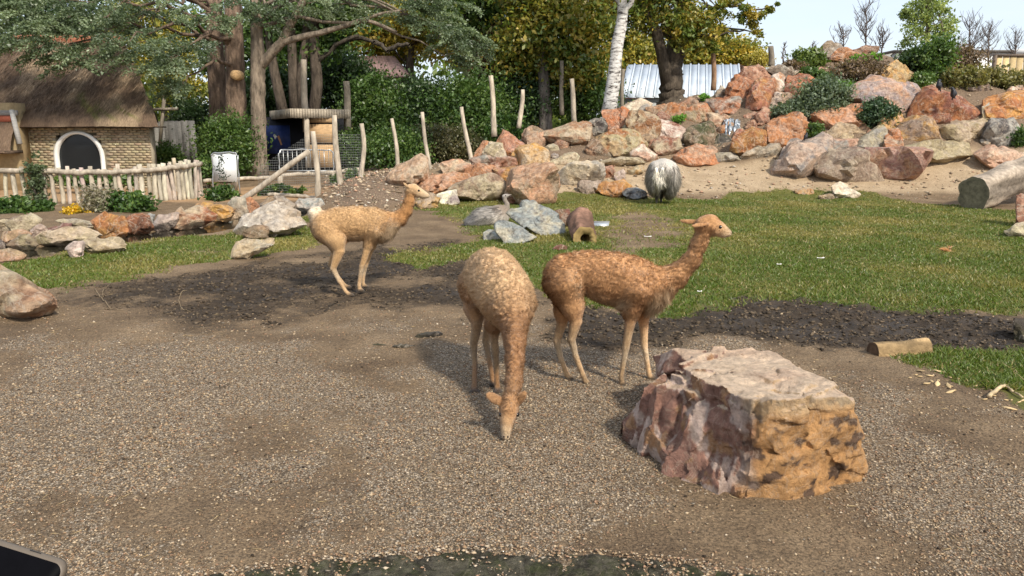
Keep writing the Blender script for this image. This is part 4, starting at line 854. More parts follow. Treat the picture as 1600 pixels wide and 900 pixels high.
    back = np.asarray(torso[0][:3]); tv = Pt[0]-Pt[-1]; tv /= np.linalg.norm(tv)
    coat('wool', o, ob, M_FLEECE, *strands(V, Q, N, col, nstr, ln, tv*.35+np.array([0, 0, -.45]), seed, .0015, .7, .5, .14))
    return ob, hp, s, V
def eye(ob, o, p, r, seed=0):
    D, T = ico(3); V = D*r+np.asarray(p)-o; put('eye', mesh('eye', V, None, T, np.array([.012, .008, .006])), M_EYE, ob)
def snap(V, p, toward, off=0):
    """move an eye point onto the head surface along a line"""
    p = np.asarray(p); d = np.asarray(toward, float); d /= np.linalg.norm(d); w = V-p; t = w@d; q = np.linalg.norm(w-t[:, None]*d, axis=1); k = q < .012
    return p+d*(t[k].max()+off) if k.any() else p

# right-hand animal, in profile
o = np.array([at(945,600,5.18)[0], 5.18, 0.0]); Yb = 5.18
tors = [(884,431,Yb,36),(911,422,Yb,30),(938,430,Yb,37),(965,437,Yb,40),(993,444,Yb,40),(1022,447,Yb,32)]
nk = [(1022,448,Yb,32),(1056,431,Yb-.01,21),(1081,406,Yb-.02,15),(1092,381,Yb-.02,12.6),(1099,362,Yb-.02,12.4)]
hd = [(1101,352,Yb-.02,15),(1109,350,Yb-.02,14.5),(1122,357,Yb-.02,11),(1130,362,Yb-.02,8.8),(1137,364,Yb-.02,6.2)]
lg = [([(884,446,Yb-.06,33),(894,478,Yb-.07,20),(900,502,Yb-.08,12),(893,530,Yb-.08,7.6),(900,557,Yb-.08,5.2),(911,586,Yb-.08,5.0),(916,597,Yb-.08,5.2),(921,600,Yb-.08,5.0)], 1.0),
      ([(886,455,Yb+.06,26),(880,486,Yb+.07,15),(878,506,Yb+.07,9.5),(870,532,Yb+.06,6.8),(877,562,Yb+.05,4.8),(886,585,Yb+.05,4.8),(890,591,Yb+.04,4.8),(895,592,Yb+.04,4.6)], 1.15),
      ([(996,458,Yb-.08,27),(989,484,Yb-.09,14),(984,508,Yb-.09,9.3),(978,543,Yb-.08,6.8),(974,568,Yb-.08,4.7),(970.5,590,Yb-.08,4.7),(972,599,Yb-.08,5.2),(977,602,Yb-.09,5.0)], .92),
      ([(1004,462,Yb+.07,22),(1005,490,Yb+.07,11),(1006,512,Yb+.06,8),(1007,541,Yb+.05,6.4),(1011,564,Yb+.05,4.5),(1014,582,Yb+.05,4.5),(1016,589,Yb+.05,4.8),(1021,591,Yb+.05,4.7)], 1.35)]
def ex(s):
    s.cap(at(1028,468,Yb-.03), at(1021,484,Yb-.03), .05, .022, .03, CREAM); s.cap(at(1040,462,Yb-.02), at(1050,455,Yb-.02), .035, .02, .02, CREAM*.9)
ob, hp, s, V = vicuna('cinnamon vicuna standing in profile between its grazing companion and the big block', tors, nk, hd,
    [((1098,348,Yb+.02), (1064,345,Yb+.045), .019, (0,-1,.3)), ((1105,350,Yb-.075), (1081,353,Yb-.11), .017, (0,-1,.5))], lg, [(862,430,Yb,9),(858,446,Yb,7),(861,462,Yb,4)], o, (0,1,0),
    (CIN*1.08, CIN*.98, [CIN*.95, CIN, FAWN*.95, CREAM*.85, FAWN*.95, FAWN*.85], [CIN*1.05, CIN*1.05, FAWN*.95, CREAM*.82], CREAM, CIN*.8), 11, 80000, extra=ex, chest=((at(1027,474,Yb-.12),.065),(at(1044,460,Yb-.10),.05),(at(1020,484,Yb-.06),.05),(at(978,474,Yb-.1),.05),(at(902,420,Yb-.17),.05,0),(at(907,443,Yb-.17),.05,0),(at(911,466,Yb-.16),.05,0),(at(1133,370,Yb-.05),.03,0),(at(1118,371,Yb-.06),.035,0),(at(1140,362,Yb-.03),.014,0,np.array([.16,.10,.07]))))
for sgn in (-1, 1): eye(ob, o, snap(V, at(1123,353.5,Yb-.02), (0,sgn,0), -.005), .0125)
for px, py in ((1139.5,362.5),):
    D, T = ico(2); put('nostril', mesh('nostril', D*np.array([.006,.010,.005])+at(px,py,Yb-.02)-o+np.array([.004,0,0]), None, T, np.array([.03,.02,.018])), M_HORN, ob)

# pale animal behind, squatting in profile
Yb = 8.36; o = np.array([at(550,455,Yb)[0], Yb, 0.0])
tors = [(508,352,Yb-.06,24),(528,350,Yb-.03,26),(556,349,Yb,27),(584,351,Yb+.03,27),(602,351,Yb+.05,22)]
nk = [(602,350,Yb+.05,21),(624,341,Yb+.05,13.5),(635,329,Yb+.05,10.5),(639.5,315,Yb+.05,9.3),(641,304,Yb+.05,8.8)]
hd = [(641,297,Yb+.05,9.2),(646,296.5,Yb+.05,9.0),(655,301,Yb+.05,7.2),(661,304,Yb+.05,5.8),(667.5,306,Yb+.05,4.0)]
lg = [([(508,360,Yb-.12,21),(526,376,Yb-.16,15.5),(530,392,Yb-.18,11),(520.5,420,Yb-.2,5.8),(530,439,Yb-.22,3.9),(540,455,Yb-.22,3.6),(544,459,Yb-.22,3.7),(549,460.5,Yb-.22,3.5)], 1.0),
      ([(512,365,Yb+.06,17),(524,382,Yb+.1,12),(525,395,Yb+.12,8.5),(516,413,Yb+.13,5),(527,431,Yb+.13,3.5),(537,444,Yb+.13,3.4),(541,447.5,Yb+.13,3.5),(546,448.5,Yb+.13,3.4)], .85),
      ([(586,362,Yb-.04,18),(577,381,Yb-.06,9),(573,392,Yb-.07,7),(565.5,416,Yb-.07,5.5),(563,431,Yb-.07,3.9),(561,446,Yb-.07,3.7),(562,452,Yb-.07,3.8),(565,453.5,Yb-.08,3.5)], 1.0),
      ([(584,365,Yb+.12,15),(580,384,Yb+.13,7.5),(577,395,Yb+.13,6),(571,415,Yb+.12,5),(568,430,Yb+.12,3.6),(567,442,Yb+.12,3.5),(568,446,Yb+.12,3.7),(571,447,Yb+.12,3.4)], 1.0)]
def ex(s):
    s.cap(at(604,366,Yb), at(598,378,Yb), .055, .025, .03, WHT*.9); s.cap(at(618,352,Yb), at(608,366,Yb-.02), .04, .04, .03, CREAM)
LF = np.array([.50,.315,.155])
ob, hp, s, V = vicuna('pale fawn vicuna with a white tail squatting beside the stream bank', tors, nk, hd,
    [((638,293,Yb), (630.5,285.5,Yb-.02), .016, (.2,-1,.2)), ((644,290,Yb+.11), (655,291,Yb+.13), .015, (0,-.6,1))], lg, [(492,342,Yb-.08,6.5),(490,333,Yb-.09,6.5),(497,328.5,Yb-.08,5.5)], o, (0,1,0),
    (LF, np.array([.46,.24,.095]), [LF*.98, LF, LF*1.05, CREAM*.85, FAWN*1.0, FAWN*.9], [FAWN*1.0, FAWN, CREAM*.85, CREAM*.85], CREAM*1.1, WHT*1.05), 23, 45000, wool_len=.020, curl_amp=.004, dk=.35, extra=ex, chest=((at(603,370,Yb-.1),.11),(at(614,356,Yb-.08),.08),(at(664,308,Yb+.0),.03,0),(at(653,310,Yb+.0),.035,0)))
for sgn in (-1, 1): eye(ob, o, snap(V, at(655,297.5,Yb+.05), (0,sgn,0), -.006), .013)

# grazing animal, facing the camera
o = np.array([at(775,600,5.05)[0], 5.05, 0.0])
tors = [(760,428,5.46,37),(768,432,5.32,43),(778,443,5.12,46),(790,462,4.94,45),(798,482,4.82,36)]
nk = [(799,484,4.80,35),(803,508,4.68,25),(805,530,4.56,18),(805,562,4.41,15.5),(803,596,4.29,14.5),(800,614,4.24,14)]
hd = [(797,629,4.205,17.5),(795,642,4.18,17),(792.5,656,4.155,12.5),(791,668,4.14,9.5),(790.5,680,4.13,8.2)]
lg = [([(745,446,5.42,30),(743,482,5.36,18),(745,508,5.28,10),(740,540,5.27,6.8),(742,570,5.17,4.8),(741,598,5.03,5.0),(741,609,4.98,6.0),(742,613,4.955,6.5)], .75),
      ([(782,455,5.46,26),(770,488,5.42,15),(764,508,5.36,9),(759,533,5.34,6.6),(764,562,5.22,4.7),(769,587,5.12,4.8),(770,596,5.09,5.2),(771.5,600,5.07,5.2)], .9),
      ([(779,474,4.98,26),(771,506,4.98,12.5),(771.5,522,4.98,9),(774,551,4.98,7),(776,580,4.98,4.9),(777,602,4.97,5.0),(777.5,609,4.95,5.6),(778,612,4.93,5.6)], .72),
      ([(812,474,4.96,26),(808,506,4.98,12),(806,522,5.0,9),(803,549,5.02,6.8),(802,576,5.02,4.8),(801,597,5.02,4.9),(801,604,5.0,5.4),(801,607,4.99,5.4)], .8)]
ob, hp, s, V = vicuna('woolly vicuna grazing head down, facing the viewer', tors, nk, hd,
    [((787,631,4.19), (761,616,4.17), .030, (0,-1,.6)), ((806,631,4.19), (821,613,4.17), .028, (.2,-1,.6))], lg, [(757,430,5.66,8),(756,445,5.68,7),(757,460,5.68,4)], o, (.97,.25,0),
    (FAWN*1.05, CIN*.72, [CIN*.9, CIN*.85, FAWN*.75, FAWN*.6, CIN*.8, CIN*.65], [CIN*.8, CIN*.85, FAWN*1.0, CREAM*.9], CREAM*.8, CIN), 37, 85000, wool_len=.024, curl_amp=.0085, latf=.92, chest=((at(797,624,4.15),.05,.014,CIN*.5),(at(800,612,4.18),.05,.008,CIN*.6),(at(791,672,4.09),.03,0),(at(790,682,4.10),.014,0,np.array([.2,.12,.08]))))
hc = at(794,648,4.175)
for sgn in (-1, 1): eye(ob, o, snap(V, hc+np.array([0,.0,0]), (sgn,-.45,.2), -.007), .014)
for sgn in (-1, 1):
    D, T = ico(2); put('nostril', mesh('nostril', D*np.array([.005,.005,.007])+snap(V, at(790.5+sgn*3,681,4.13), (0,-1,.2), -.003)-o, None, T, np.array([.03,.02,.018])), M_HORN, ob)

# ---- rheas
M_FEATH = make_col_mat('plumage', .9, 30, .4, .4, .01, 1, 1, .5)
GRY, LGT, DGR = np.array([.50,.455,.40]), np.array([.85,.80,.70]), np.array([.12,.11,.10])
Yr = 18.6; o = np.array([at(1034,320,Yr)[0], Yr, at(1034,320,Yr)[2]]); s = SDF()
s.ell(at(1036,266,Yr+.15), (.30,.50,.28), None, .08, GRY); s.ell(at(1022,276,Yr+.1), (.17,.42,.36), None, .08, GRY*.9); s.ell(at(1048,279,Yr+.08), (.19,.42,.40), None, .08, GRY*.95); s.ell(at(1046,294,Yr), (.12,.3,.22), None, .06, GRY*.7); s.ell(at(1020,291,Yr), (.09,.28,.18), None, .06, GRY*.75)
for px_a in (1025.5, 1035): s.cap(at(px_a,264,Yr-.36), at(px_a+(2 if px_a < 1030 else -2),284,Yr-.40), .035, .055, .02, LGT*1.05)
s.ell(at(1031,286,Yr-.36), (.10,.08,.06), None, .02, LGT*1.05); s.cap(at(1029,290,Yr-.2), at(1028,300,Yr-.1), .06, .03, .03, LGT*.8)
s.chain([at(1037,262,Yr+.5), at(1040,270,Yr+.9), at(1042,292,Yr+1.05), at(1042,308,Yr+1.1)], [.10,.06,.04,.035], .04, DGR); s.cap(at(1042,308,Yr+1.1), at(1042,312,Yr+1.25), .045, .02, .02, DGR)
LEGC = np.array([.11,.10,.09])
for px, yb in ((1026,323), (1033,318)):
    yy = Yr+(0 if px < 1030 else .35); s.chain([at(px+1,295,yy), at(px,303,yy-.08), at(px,318,yy), at(px-.3,yb-.6,yy-.02)], [.07,.04,.022,.02], .015, LEGC)
    for dx in (-.06,0,.06): s.cap(at(px,yb-.3,yy), at(px,yb-.3,yy)+np.array([dx,-.09,-.005]), .022, .014, .008, LEGC)
V, Q, col = s.surf(.022); N = vnormals(V, Q); V += N*(.012*fbm(V*np.array([1,1,.4]), 9, 5, 2))[:, None]
ob = put('rhea', mesh('rhea', V-o, Q, None, col), M_FEATH, origin=o); tag(ob, 'shaggy grey rhea seen from behind where sand meets grass', 'rhea', 'rheas')
ln = np.where(np.linalg.norm((V-at(1035,276,Yr+.1))/np.array([.5,.62,.54]), axis=1) < 1.0, .15-.06*sm(at(1035,280,Yr)[2]-V[:, 2], 0, .25), .0)
c2 = col*(1+.45*fbm(V*np.array([1.6,1.6,.6]), 9, 7, 3)[:, None]).clip(.3,2)
coat('plumage', o, ob, M_FLEECE, *strands(V, Q, N, c2, 16000, ln, (0,-.15,-1.0), 5, .006, .35, .4, .55))
Yr = 14.6; o = np.array([at(765,352,Yr)[0], Yr, at(765,353,Yr)[2]]); s = SDF()
s.ell(at(768,339,Yr), (.34,.26,.20), None, .05, GRY); s.ell(at(752,346,Yr), (.26,.2,.12), None, .06, np.array([.38,.36,.34])); s.cap(at(740,350,Yr), at(734,354,Yr), .07, .03, .05, LGT); s.ell(at(781,333,Yr), (.18,.2,.16), None, .05, np.array([.2,.15,.11]))
s.chain([at(786,329,Yr), at(792,325,Yr), at(792.5,319,Yr), at(789,313,Yr), at(788,308,Yr)], [.09,.05,.04,.036,.034], .03, np.array([.26,.22,.18])); s.cap(at(788,307,Yr), at(791,306,Yr), .045, .04, .02, np.array([.3,.27,.24])); s.cap(at(792,306,Yr), at(799,304,Yr), .022, .010, .01, np.array([.36,.32,.28]))
s.cap(at(760,350,Yr-.15), at(768,352,Yr-.15), .04, .03, .02, LGT*.8)
V, Q, col = s.surf(.016); N = vnormals(V, Q)
ob = put('rhea', mesh('rhea', V-o, Q, None, col), M_FEATH, origin=o); tag(ob, 'grey rhea resting on the grass behind the slate slabs', 'rhea', 'rheas')
ln = np.where((V[:, 2] < at(780,322,Yr)[2]) & (N[:, 2] > -.6), .11, 0.0); coat('plumage', o, ob, M_FLEECE, *strands(V, Q, N, col*(1+.4*fbm(V, 8, 9, 2)[:, None]), 5000, ln, (-1.0,0,-.45), 6, .008, .3, .3, .35))
eye(ob, o, at(790,305.5,Yr-.045), .01)

# ---- black birds
M_CROW = make_col_mat('black_feathers', .45, 40, .3, .4, .01, spec=.4); BK = np.array([.018,.018,.022])
def crow(lab, px, py, Y, lean, hpx, flip):
    p = at(px, py, Y); k = hpx*mpp(p)/.40; o = p; s = SDF(); f = flip
    q = lambda x, z, y=0: p+k*np.array([f*(x+lean*z), y, z])
    s.chain([q(.02,.07), q(-.01,.16), q(-.01,.26)], [.05*k,.085*k,.07*k], .04*k, BK); s.cap(q(.0,.29), q(.01,.35), .05*k, .048*k, .03*k, BK)
    s.cap(q(.04,.35), q(.12,.34), .02*k, .006*k, .01*k, BK); s.cap(q(.0,.14,.02), q(.08,-.03,.03), .045*k, .022*k, .02*k, BK)
    for y in (-.03,.03): s.cap(q(0,.08,y), q(0,-.01,y), .014*k, .010*k, .006*k, BK); s.cap(q(0,-.01,y), q(-.04,-.012,y-.02), .009*k, .007*k, .004*k, BK)
    for y in (-.07,.07): s.ell(q(.03,.17,y), (.05*k,.025*k,.12*k), None, .015*k, BK*1.3)
    V, Q, col = s.surf(.013*k); ob = put('crow', mesh('crow', V-o, Q, None, col), M_CROW, origin=o); tag(ob, lab, 'crow', 'black birds on the boulders')
crow('black bird perched upright on the peak of the red boulder', 1467, 141, 23.75, -.1, 17, 1)
crow('black bird leaning on the sloping shoulder of the red boulder', 1492, 154, 23.75, .35, 18, -1)
crow('small black bird on top of the grey-pink leaning slab', 1257, 219, 22.3, -.3, 12, -1)
# ------------------------------------------------------------------ thatched house
WD = np.array([.40,.34,.26]); PALE = np.array([.47,.40,.31]); TANW = np.array([.52,.34,.18])
Yw = 23.2; xl, xr = at(-130,250,Yw)[0], at(238,250,Yw)[0]; ze = at(120,196,22.75)[2]
house = empty('thatched_house', (xl*.5+xr*.5, Yw, 0), 'low yellow-brick house with a thatched roof behind the picket fence', 'house'); ho = np.array([xl*.5+xr*.5, Yw, 0])
wl, wr_ = at(85,250,Yw-.05)[0], at(163,250,Yw-.05)[0]; wc, wrad = (wl+wr_)/2, (wr_-wl)/2; wb = at(120,266,Yw)[2]; wtop = at(120,205,Yw)[2]; wsp = wtop-wrad
mb = MB(); mb.box((xl,Yw,0),(wl+.06,Yw+.3,ze+.1),(.33,.28,.2)); mb.box((wr_-.06,Yw,0),(xr,Yw+.3,ze+.1),(.33,.28,.2)); mb.box((wl+.06,Yw,0),(wr_-.06,Yw+.3,wb),(.33,.28,.2)); mb.box((wl+.06,Yw,wtop-.04),(wr_-.06,Yw+.3,ze+.1),(.33,.28,.2))
xb_ = at(232,250,Yw+5.5)[0]; mb.add([[xr-.3,Yw+.3,0],[xr,Yw+.3,0],[xb_,Yw+5.5,0],[xb_-.3,Yw+5.5,0],[xr-.3,Yw+.3,ze+.1],[xr,Yw+.3,ze+.1],[xb_,Yw+5.5,ze+.1],[xb_-.3,Yw+5.5,ze+.1]],[[0,3,2,1],[4,5,6,7],[0,1,5,4],[1,2,6,5],[2,3,7,6],[3,0,4,7]],None,(.32,.25,.15)); mb.box((xl,Yw+5.2,0),(xb_-.3,Yw+5.5,ze+.1),(.32,.25,.15)); mb.build('wall', M_BRICK, house, False, ho)
mb = MB(); row = 0; z = .02
while z < ze-.01:
    x = xl+(.11 if row % 2 else 0)
    while x < xr-.03:
        x1 = min(x+.205, xr); cx_ = (x+x1)/2; zc = z+.03; d = math.hypot(cx_-wc, max(0, zc-wsp))
        if not (d < wrad+.07 and zc > wb-.06):
            mb.box((x,Yw-.028-.006*rng.random(),z),(x1-.012,Yw+.01,z+.062), np.array([.37,.295,.19])*(1+.12*rng.normal())*(1+.03*rng.normal(size=3)))
        x += .217
    z += .074; row += 1
mb.build('brickwork', M_BRICK, house, False, ho, kind='stuff')
win = MB(); a = np.linspace(math.pi, 0, 25); arch = [(wc+wrad*math.cos(t), wsp+wrad*math.sin(t)) for t in a]; arch = [(wl,wb)]+arch+[(wr_,wb)]; arin = [(wc+(x-wc)*.86, wb+.02+(z-wb)*.91) for x, z in arch]
P = []; Qw = []
for (x, z), (x2, z2) in zip(arch, arin): P += [[x,Yw-.07,z],[x2,Yw-.07,z2],[x2,Yw+.08,z2],[x,Yw+.02,z]]
for i in range(len(arch)-1): q = i*4; Qw += [[q,q+4,q+5,q+1],[q+1,q+5,q+6,q+2],[q,q+3,q+7,q+4]]
wf = win.add(P, Qw, None, (.78,.77,.72)); wo = wf.build('window', M_PAINT, house, False, ho)
mb = MB().box((wl,Yw-.12,wb-.05),(wr_,Yw+.05,wb+.02),(.74,.72,.66)); mb.build('sill', M_PAINT, wo, False, ho)
m, nt, b = newmat('dark_glass'); b.inputs['Base Color'].default_value = (.012,.014,.016,1); b.inputs['Roughness'].default_value = .06; b.inputs['Specular IOR Level'].default_value = .4; bump(nt, b, noise(nt, 2, 2), .05, .02); M_GLASS = m
P = [[wc, Yw+.05, (wb+wtop)/2]]+[[x,Yw+.05,z] for x, z in arin]; n = len(arin); MB().add(P, None, [[0,i+1,(i+1) % n+1] for i in range(n)]).build('pane', M_GLASS, wo, False, ho)
# thatch
def thatch(fn, nu, nv, name, parent, seed, moss=()):
    U, W = np.meshgrid(np.linspace(0,1,nu), np.linspace(0,1,nv), indexing='ij'); P = fn(U, W); idx = np.arange(nu*nv).reshape(nu, nv); Qt = np.stack([idx[:-1,:-1], idx[1:,:-1], idx[1:,1:], idx[:-1,1:]], -1).reshape(-1, 4)
    V = P.reshape(-1, 3); N = vnormals(V, Qt); V = V+N*(.035*fbm(V, 1.5, seed, 3)+.02*fbm(V*np.array([3,1,1]), 6, seed+1, 2))[:, None]
    k = sm(fbm(V*np.array([1,.5,.5]), .9, seed+2, 4)+.12, .0, .5)[:, None]; c = np.array([.15,.10,.066])*(1-k)+k*np.array([.31,.225,.145])
    for x0, z0, x1, z1, w in moss:
        t = np.clip((V[:, 2]-z0)/(z1-z0), 0, 1); d = np.abs(V[:, 0]-(x0+(x1-x0)*t)); g = (np.exp(-(d/w)**2)*sm(V[:, 2], min(z0,z1)-.1, min(z0,z1)+.2)*(1-sm(V[:, 2], max(z0,z1)-.1, max(z0,z1)+.3))*.8)[:, None]; c = c*(1-g)+g*np.array([.13,.15,.03])
    return V, Qt, c, N
M_THATCH = make_col_mat('thatch', .95, 16, .55, .9, .04, 2.5, .6, .6)
xe0, xe1 = at(-150,196,22.75)[0], at(247,196,22.75)[0]; zr = at(150,66,25.9)[2]; xr1 = at(192,66,25.9)[0]; zz0 = ze
def front(U, W):
    x1 = xe1+(xr1-xe1)*W; x = xe0+(x1-xe0)*U; Yf = 22.75+3.15*W; z = zz0+(zr-zz0)*W+.18*np.sin(W*math.pi)*.5; f = np.clip((.07-W)/.07, 0, 1); return np.stack([x, Yf+f*.0, z-.12*f**2+.08], -1)
mo = [(at(x0,y0,24)[0], at(x0,y0,23.6)[2], at(x1,y1,23)[0], at(x1,y1,22.9)[2], w) for x0,y0,x1,y1,w in ((138,150,158,188,.09),(170,166,188,190,.08),(203,168,222,188,.07))]
V, Qt, c, N = thatch(front, 130, 60, 'roof', house, 41, mo)
mb = MB().add(V, Qt, None, c)
def hip(U, W):
    a = np.stack([xe1+(xr1-xe1)*W, 22.75+3.15*W, zz0+(zr-zz0)*W+.08], -1); b2 = np.stack([at(240,196,29)[0]+(xr1-at(240,196,29)[0])*W, 29.0-3.1*W, zz0+(zr-zz0)*W+.08], -1); return a+(b2-a)*U[..., None]
V2, Q2, c2, _ = thatch(hip, 40, 30, 'hip', house, 45); mb.add(V2, Q2, None, c2)
def backs(U, W):
    P = front(U, W); P[..., 1] = 2*25.9-P[..., 1]; P[..., 0] += (1-W)*U*(at(240,196,29)[0]-xe1); return P
V3, Q3, c3, _ = thatch(lambda U, W: backs(1-U, W), 20, 12, 'back', house, 46); mb.add(V3, Q3, None, c3)
mb.box((xe0,22.78,ze-.06),(xe1-.05,23.4,ze-.02),(.08,.06,.04))
roof = mb.build('roof', M_THATCH, house, True, ho)
k = rng.choice(np.where(V[:, 2] > zz0+.42)[0], 14000); n = len(k); Pk = V[k]+rng.normal(size=(n,3))*np.array([.05,.03,.02]); L = .12+.2*rng.random(n); dirv = np.stack([.12*rng.normal(size=n), -.72+0*L, -.62+.1*rng.normal(size=n)], -1); dirv /= np.linalg.norm(dirv, axis=1)[:, None]
Pa = Pk+N[k]*.01; Pb = Pk+dirv*L[:, None]+N[k]*(.02+.02*rng.random((n,1))); sd_ = np.array([.008,0,0]); VV = np.stack([Pa-sd_, Pa+sd_, Pb+sd_*.5, Pb-sd_*.5], 1).reshape(-1,3)
MB().add(VV, np.arange(n*4).reshape(-1,4), None, np.repeat(c[k]*(.6+1.0*rng.random((n,1))), 4, 0)).build('straw', M_THATCH, roof, False, ho, kind='stuff')
mb = MB().tube([[xe0,25.9,zr+.06],[xr1-.02,25.9,zr+.05]], .17, 10, (.30,.12,.07)); mb.build('ridge', M_BRICK, roof, True, ho)
# porch bay at the house's end
bay = MB(); Yq = 22.35; bx0, bx1 = at(-130,250,Yq)[0], at(29,250,Yq)[0]
bay.box((bx0,Yq+.25,0),(bx1-.12,Yw-.04,at(10,160,Yq)[2]),(.36,.27,.15)); bay.build('porch_wall', M_BRICK, house, False, ho)
bay = MB().box((bx0,Yq+.21,at(0,190,Yq)[2]),(at(17,190,Yq)[0],Yq+.26,at(0,180,Yq)[2]),(.42,.13,.08)); bay.build('red_panel', M_BRICK, house, False, ho)
bay = MB().box((bx0,Yq+.18,at(0,180,Yq)[2]),(at(21,190,Yq)[0],Yq+.27,at(0,172,Yq)[2]),(.25,.24,.23)); p0, p1 = at(18,172,Yq+.18), at(31,225,Yq+.05); bay.tube([p0,p1],[.07,.08],6,(.36,.35,.33)); bay.build('timber', M_WOOD, house, False, ho)
za, zb = at(0,232,Yq-.3)[2], at(0,190,Yq)[2]
V4, Q4, c4, _ = thatch(lambda U, W: np.stack([bx0+(bx1-bx0-.12*W)*U, Yq-.35+.6*W, za-.12*np.clip(1-W*6,0,1)+(zb-za)*W], -1), 60, 20, 'porch', house, 48); mb = MB().add(V4, Q4, None, c4*1.1); mb.box((bx0,Yq-.33,za-.14),(bx1,Yq+.25,za-.06),(.1,.07,.05)); mb.build('porch_roof', M_THATCH, house, True, ho)

# ------------------------------------------------------------------ picket fence of peeled branches
fp = np.array([(-60,18.6),(60,18.7),(150,18.8),(235,19.2),(290,19.9),(316,20.9),(300,21.6),(268,22.6)]); 
pf = empty('picket_fence', at(150,320,18.8)*np.array([1,1,0]), 'rustic picket fence of peeled branches curving in front of the house', 'fence'); po = at(150,320,18.8)*np.array([1,1,0])
fr = [(-20,18.6),(-8,18.65),(8,18.65),(25,18.67),(40,18.68),(55,18.7),(70,18.7),(84,18.72),(97,18.74),(108,18.76),(120,18.78),(132,18.8),(146,18.82),(158,18.84),(168,18.86),(179,18.88),(190,18.92),(202,18.96),(213,19.02),(223,19.1),(234,19.18),(242,19.26),(250,19.34),(258,19.43),(266,19.52),(273,19.61),(280,19.7),(287,19.82),(294,19.95),(300,20.1),(306,20.3),(311,20.5),(315,20.75)]
bk = [(313,21.3),(306,21.5),(299,21.7),(292,21.9),(285,22.1),(278,22.3),(271,22.5)]
for i, (px, Yp) in enumerate(fr+bk):
    b0 = at(px,300,Yp); top = at(px,266 if px < 150 else 266-(px-150)*.075,Yp)[2]+.045+.03*rng.normal() if i < len(fr) else at(px,251,Yp)[2]+.03*rng.normal()
    n = 7; zc = np.linspace(-.05,top,n); P = np.stack([b0[0]+.007*rng.normal(size=n)+zc*.05*rng.normal(), Yp+.012*rng.normal(size=n), zc], -1); r = (.045+.016*rng.random())*np.linspace(1.08,.92,n)
    MB().tube(P, r, 9, PALE*(1+.12*rng.normal())*(1+.03*rng.normal(size=3)), .05).build('picket', M_POLE, pf, True, po)
def rail(pts, r, name='rail', col=PALE*.85, parent=pf, o=po, wob=.06, mat=M_POLE):
    P = np.array(pts); t = np.linspace(0,1,len(P)); tt = np.linspace(0,1,len(P)*5); P = np.stack([np.interp(tt,t,P[:,i]) for i in range(3)], -1); P += .012*rng.normal(size=P.shape); return MB().tube(P, r, 9, col, wob).build(name, mat, parent, True, o)
rail([at(px,y,Yp-.08) for px,y,Yp in ((-40,268,18.6),(60,267,18.7),(130,271,18.78),(200,268,18.95),(240,265,19.2),(285,261,19.8),(314,256,20.7))], .062)
rail([at(px,y,Yp-.07) for px,y,Yp in ((-40,322,18.6),(84,322,18.72),(133,323,18.8))], .05)
rail([at(px,y,Yp-.07) for px,y,Yp in ((236,323,19.2),(262,319,19.5),(285,315,19.8),(318,309,20.7))], .05)

# ------------------------------------------------------------------ poles, rails, wire
def pole(lab, t, bt, Y, r=.055, bend=.018, group='thin peeled poles', col=None):
    a, c_ = at(bt[0],bt[1],Y), at(t[0],t[1],Y); n = 9; f = np.linspace(-.06,1,n)[:,None]; P = a+(c_-a)*f+np.stack([bend*np.sin(f[:,0]*5+rng.random()*6), 0*f[:,0], 0*f[:,0]], -1)
    o = a.copy(); ob = MB().tube(P, r*np.linspace(1.12,.88,n), 9, (PALE if col is None else col)*(1+.08*rng.normal()), .04).build('pole', M_POLE, None, True, o); tag(ob, lab, 'pole', group)
pole('upright pole that the slanting brace leans on', (490,205),(498,317),19.2,.07)
pole('long slanting brace pole resting against an upright', (484,236),(383,309),19.05,.07,.02)
pole('thick upright pole in front of the kiosk boards', (522,180),(531,293),20.6,.075)
pole('crooked pole right of the kiosk', (566,193),(566,283),21.2,.065,.05)
pole('first thin pole left of the pointed pink boulder', (613,185),(623,265),22.0,.055)
pole('thin pole rising just right of the pointed pink boulder', (659,175),(672,268),22.0,.055)
pole('thin leaning pole before the dark hedge above the flat pink boulder', (721,167),(736,252),22.6,.06)
pole('tall straight pole above the tall pink boulder', (767,118),(773,208),26.0,.085)
pole('pole rising from the grey-green standing stone', (817,140),(812,197),26.2,.075)
pole('pole in front of the leafy tree left of the birch', (893,123),(898,190),29.0,.09)
pole('dark pole behind the leafy tree foliage', (877,95),(878,175),30.0,.08, col=WD*.55)
pole('slim pole right beside the birch trunk', (973,108),(972,168),29.5,.07, col=WD*.7)
pole('reddish pole in front of the metal roof', (1115,83),(1115,138),32.0,.1, col=np.array([.33,.2,.12]))
pole('short fence stake on the skyline of the mound', (1205,72),(1205,102),30.0,.11, col=WD*.5)
pole('tall stake standing up behind the kiosk roof', (474,93),(478,200),27.2,.11, col=PALE*.85)
pole('short stake behind the kiosk roof end', (541,127),(544,200),27.8,.12, col=WD*.7)
lr = empty('rail_fence', at(440,280,21.6)*np.array([1,1,0]), 'low rail fence of pale branches before the kiosk', 'fence'); lo_ = at(440,280,21.6)*np.array([1,1,0])
rail([at(318,283,21.3),at(366,280,21.4),at(430,276,21.6),at(484,270,21.8)], .055, 'rail', PALE, lr, lo_); rail([at(484,272,21.8),at(525,269,21.9),at(563,265,22.0)], .06, 'rail', PALE, lr, lo_); rail([at(420,304,19.9),at(455,305,19.8),at(493,309,19.6)], .05, 'rail', PALE*.9, lr, lo_)
for px, y0, y1, Yp in ((367,279,297,21.4),(438,275,292,21.6),(522,268,284,21.9)): MB().tube([at(px,y1,Yp),at(px,y0,Yp)], .08, 8, PALE, .04).build('post', M_POLE, lr, True, lo_)
wfn = empty('wire_fence', at(490,300,20.2)*np.array([1,1,0]), 'fine square wire mesh stretched between the poles', 'fence'); wo_ = at(490,300,20.2)*np.array([1,1,0]); mb = MB()
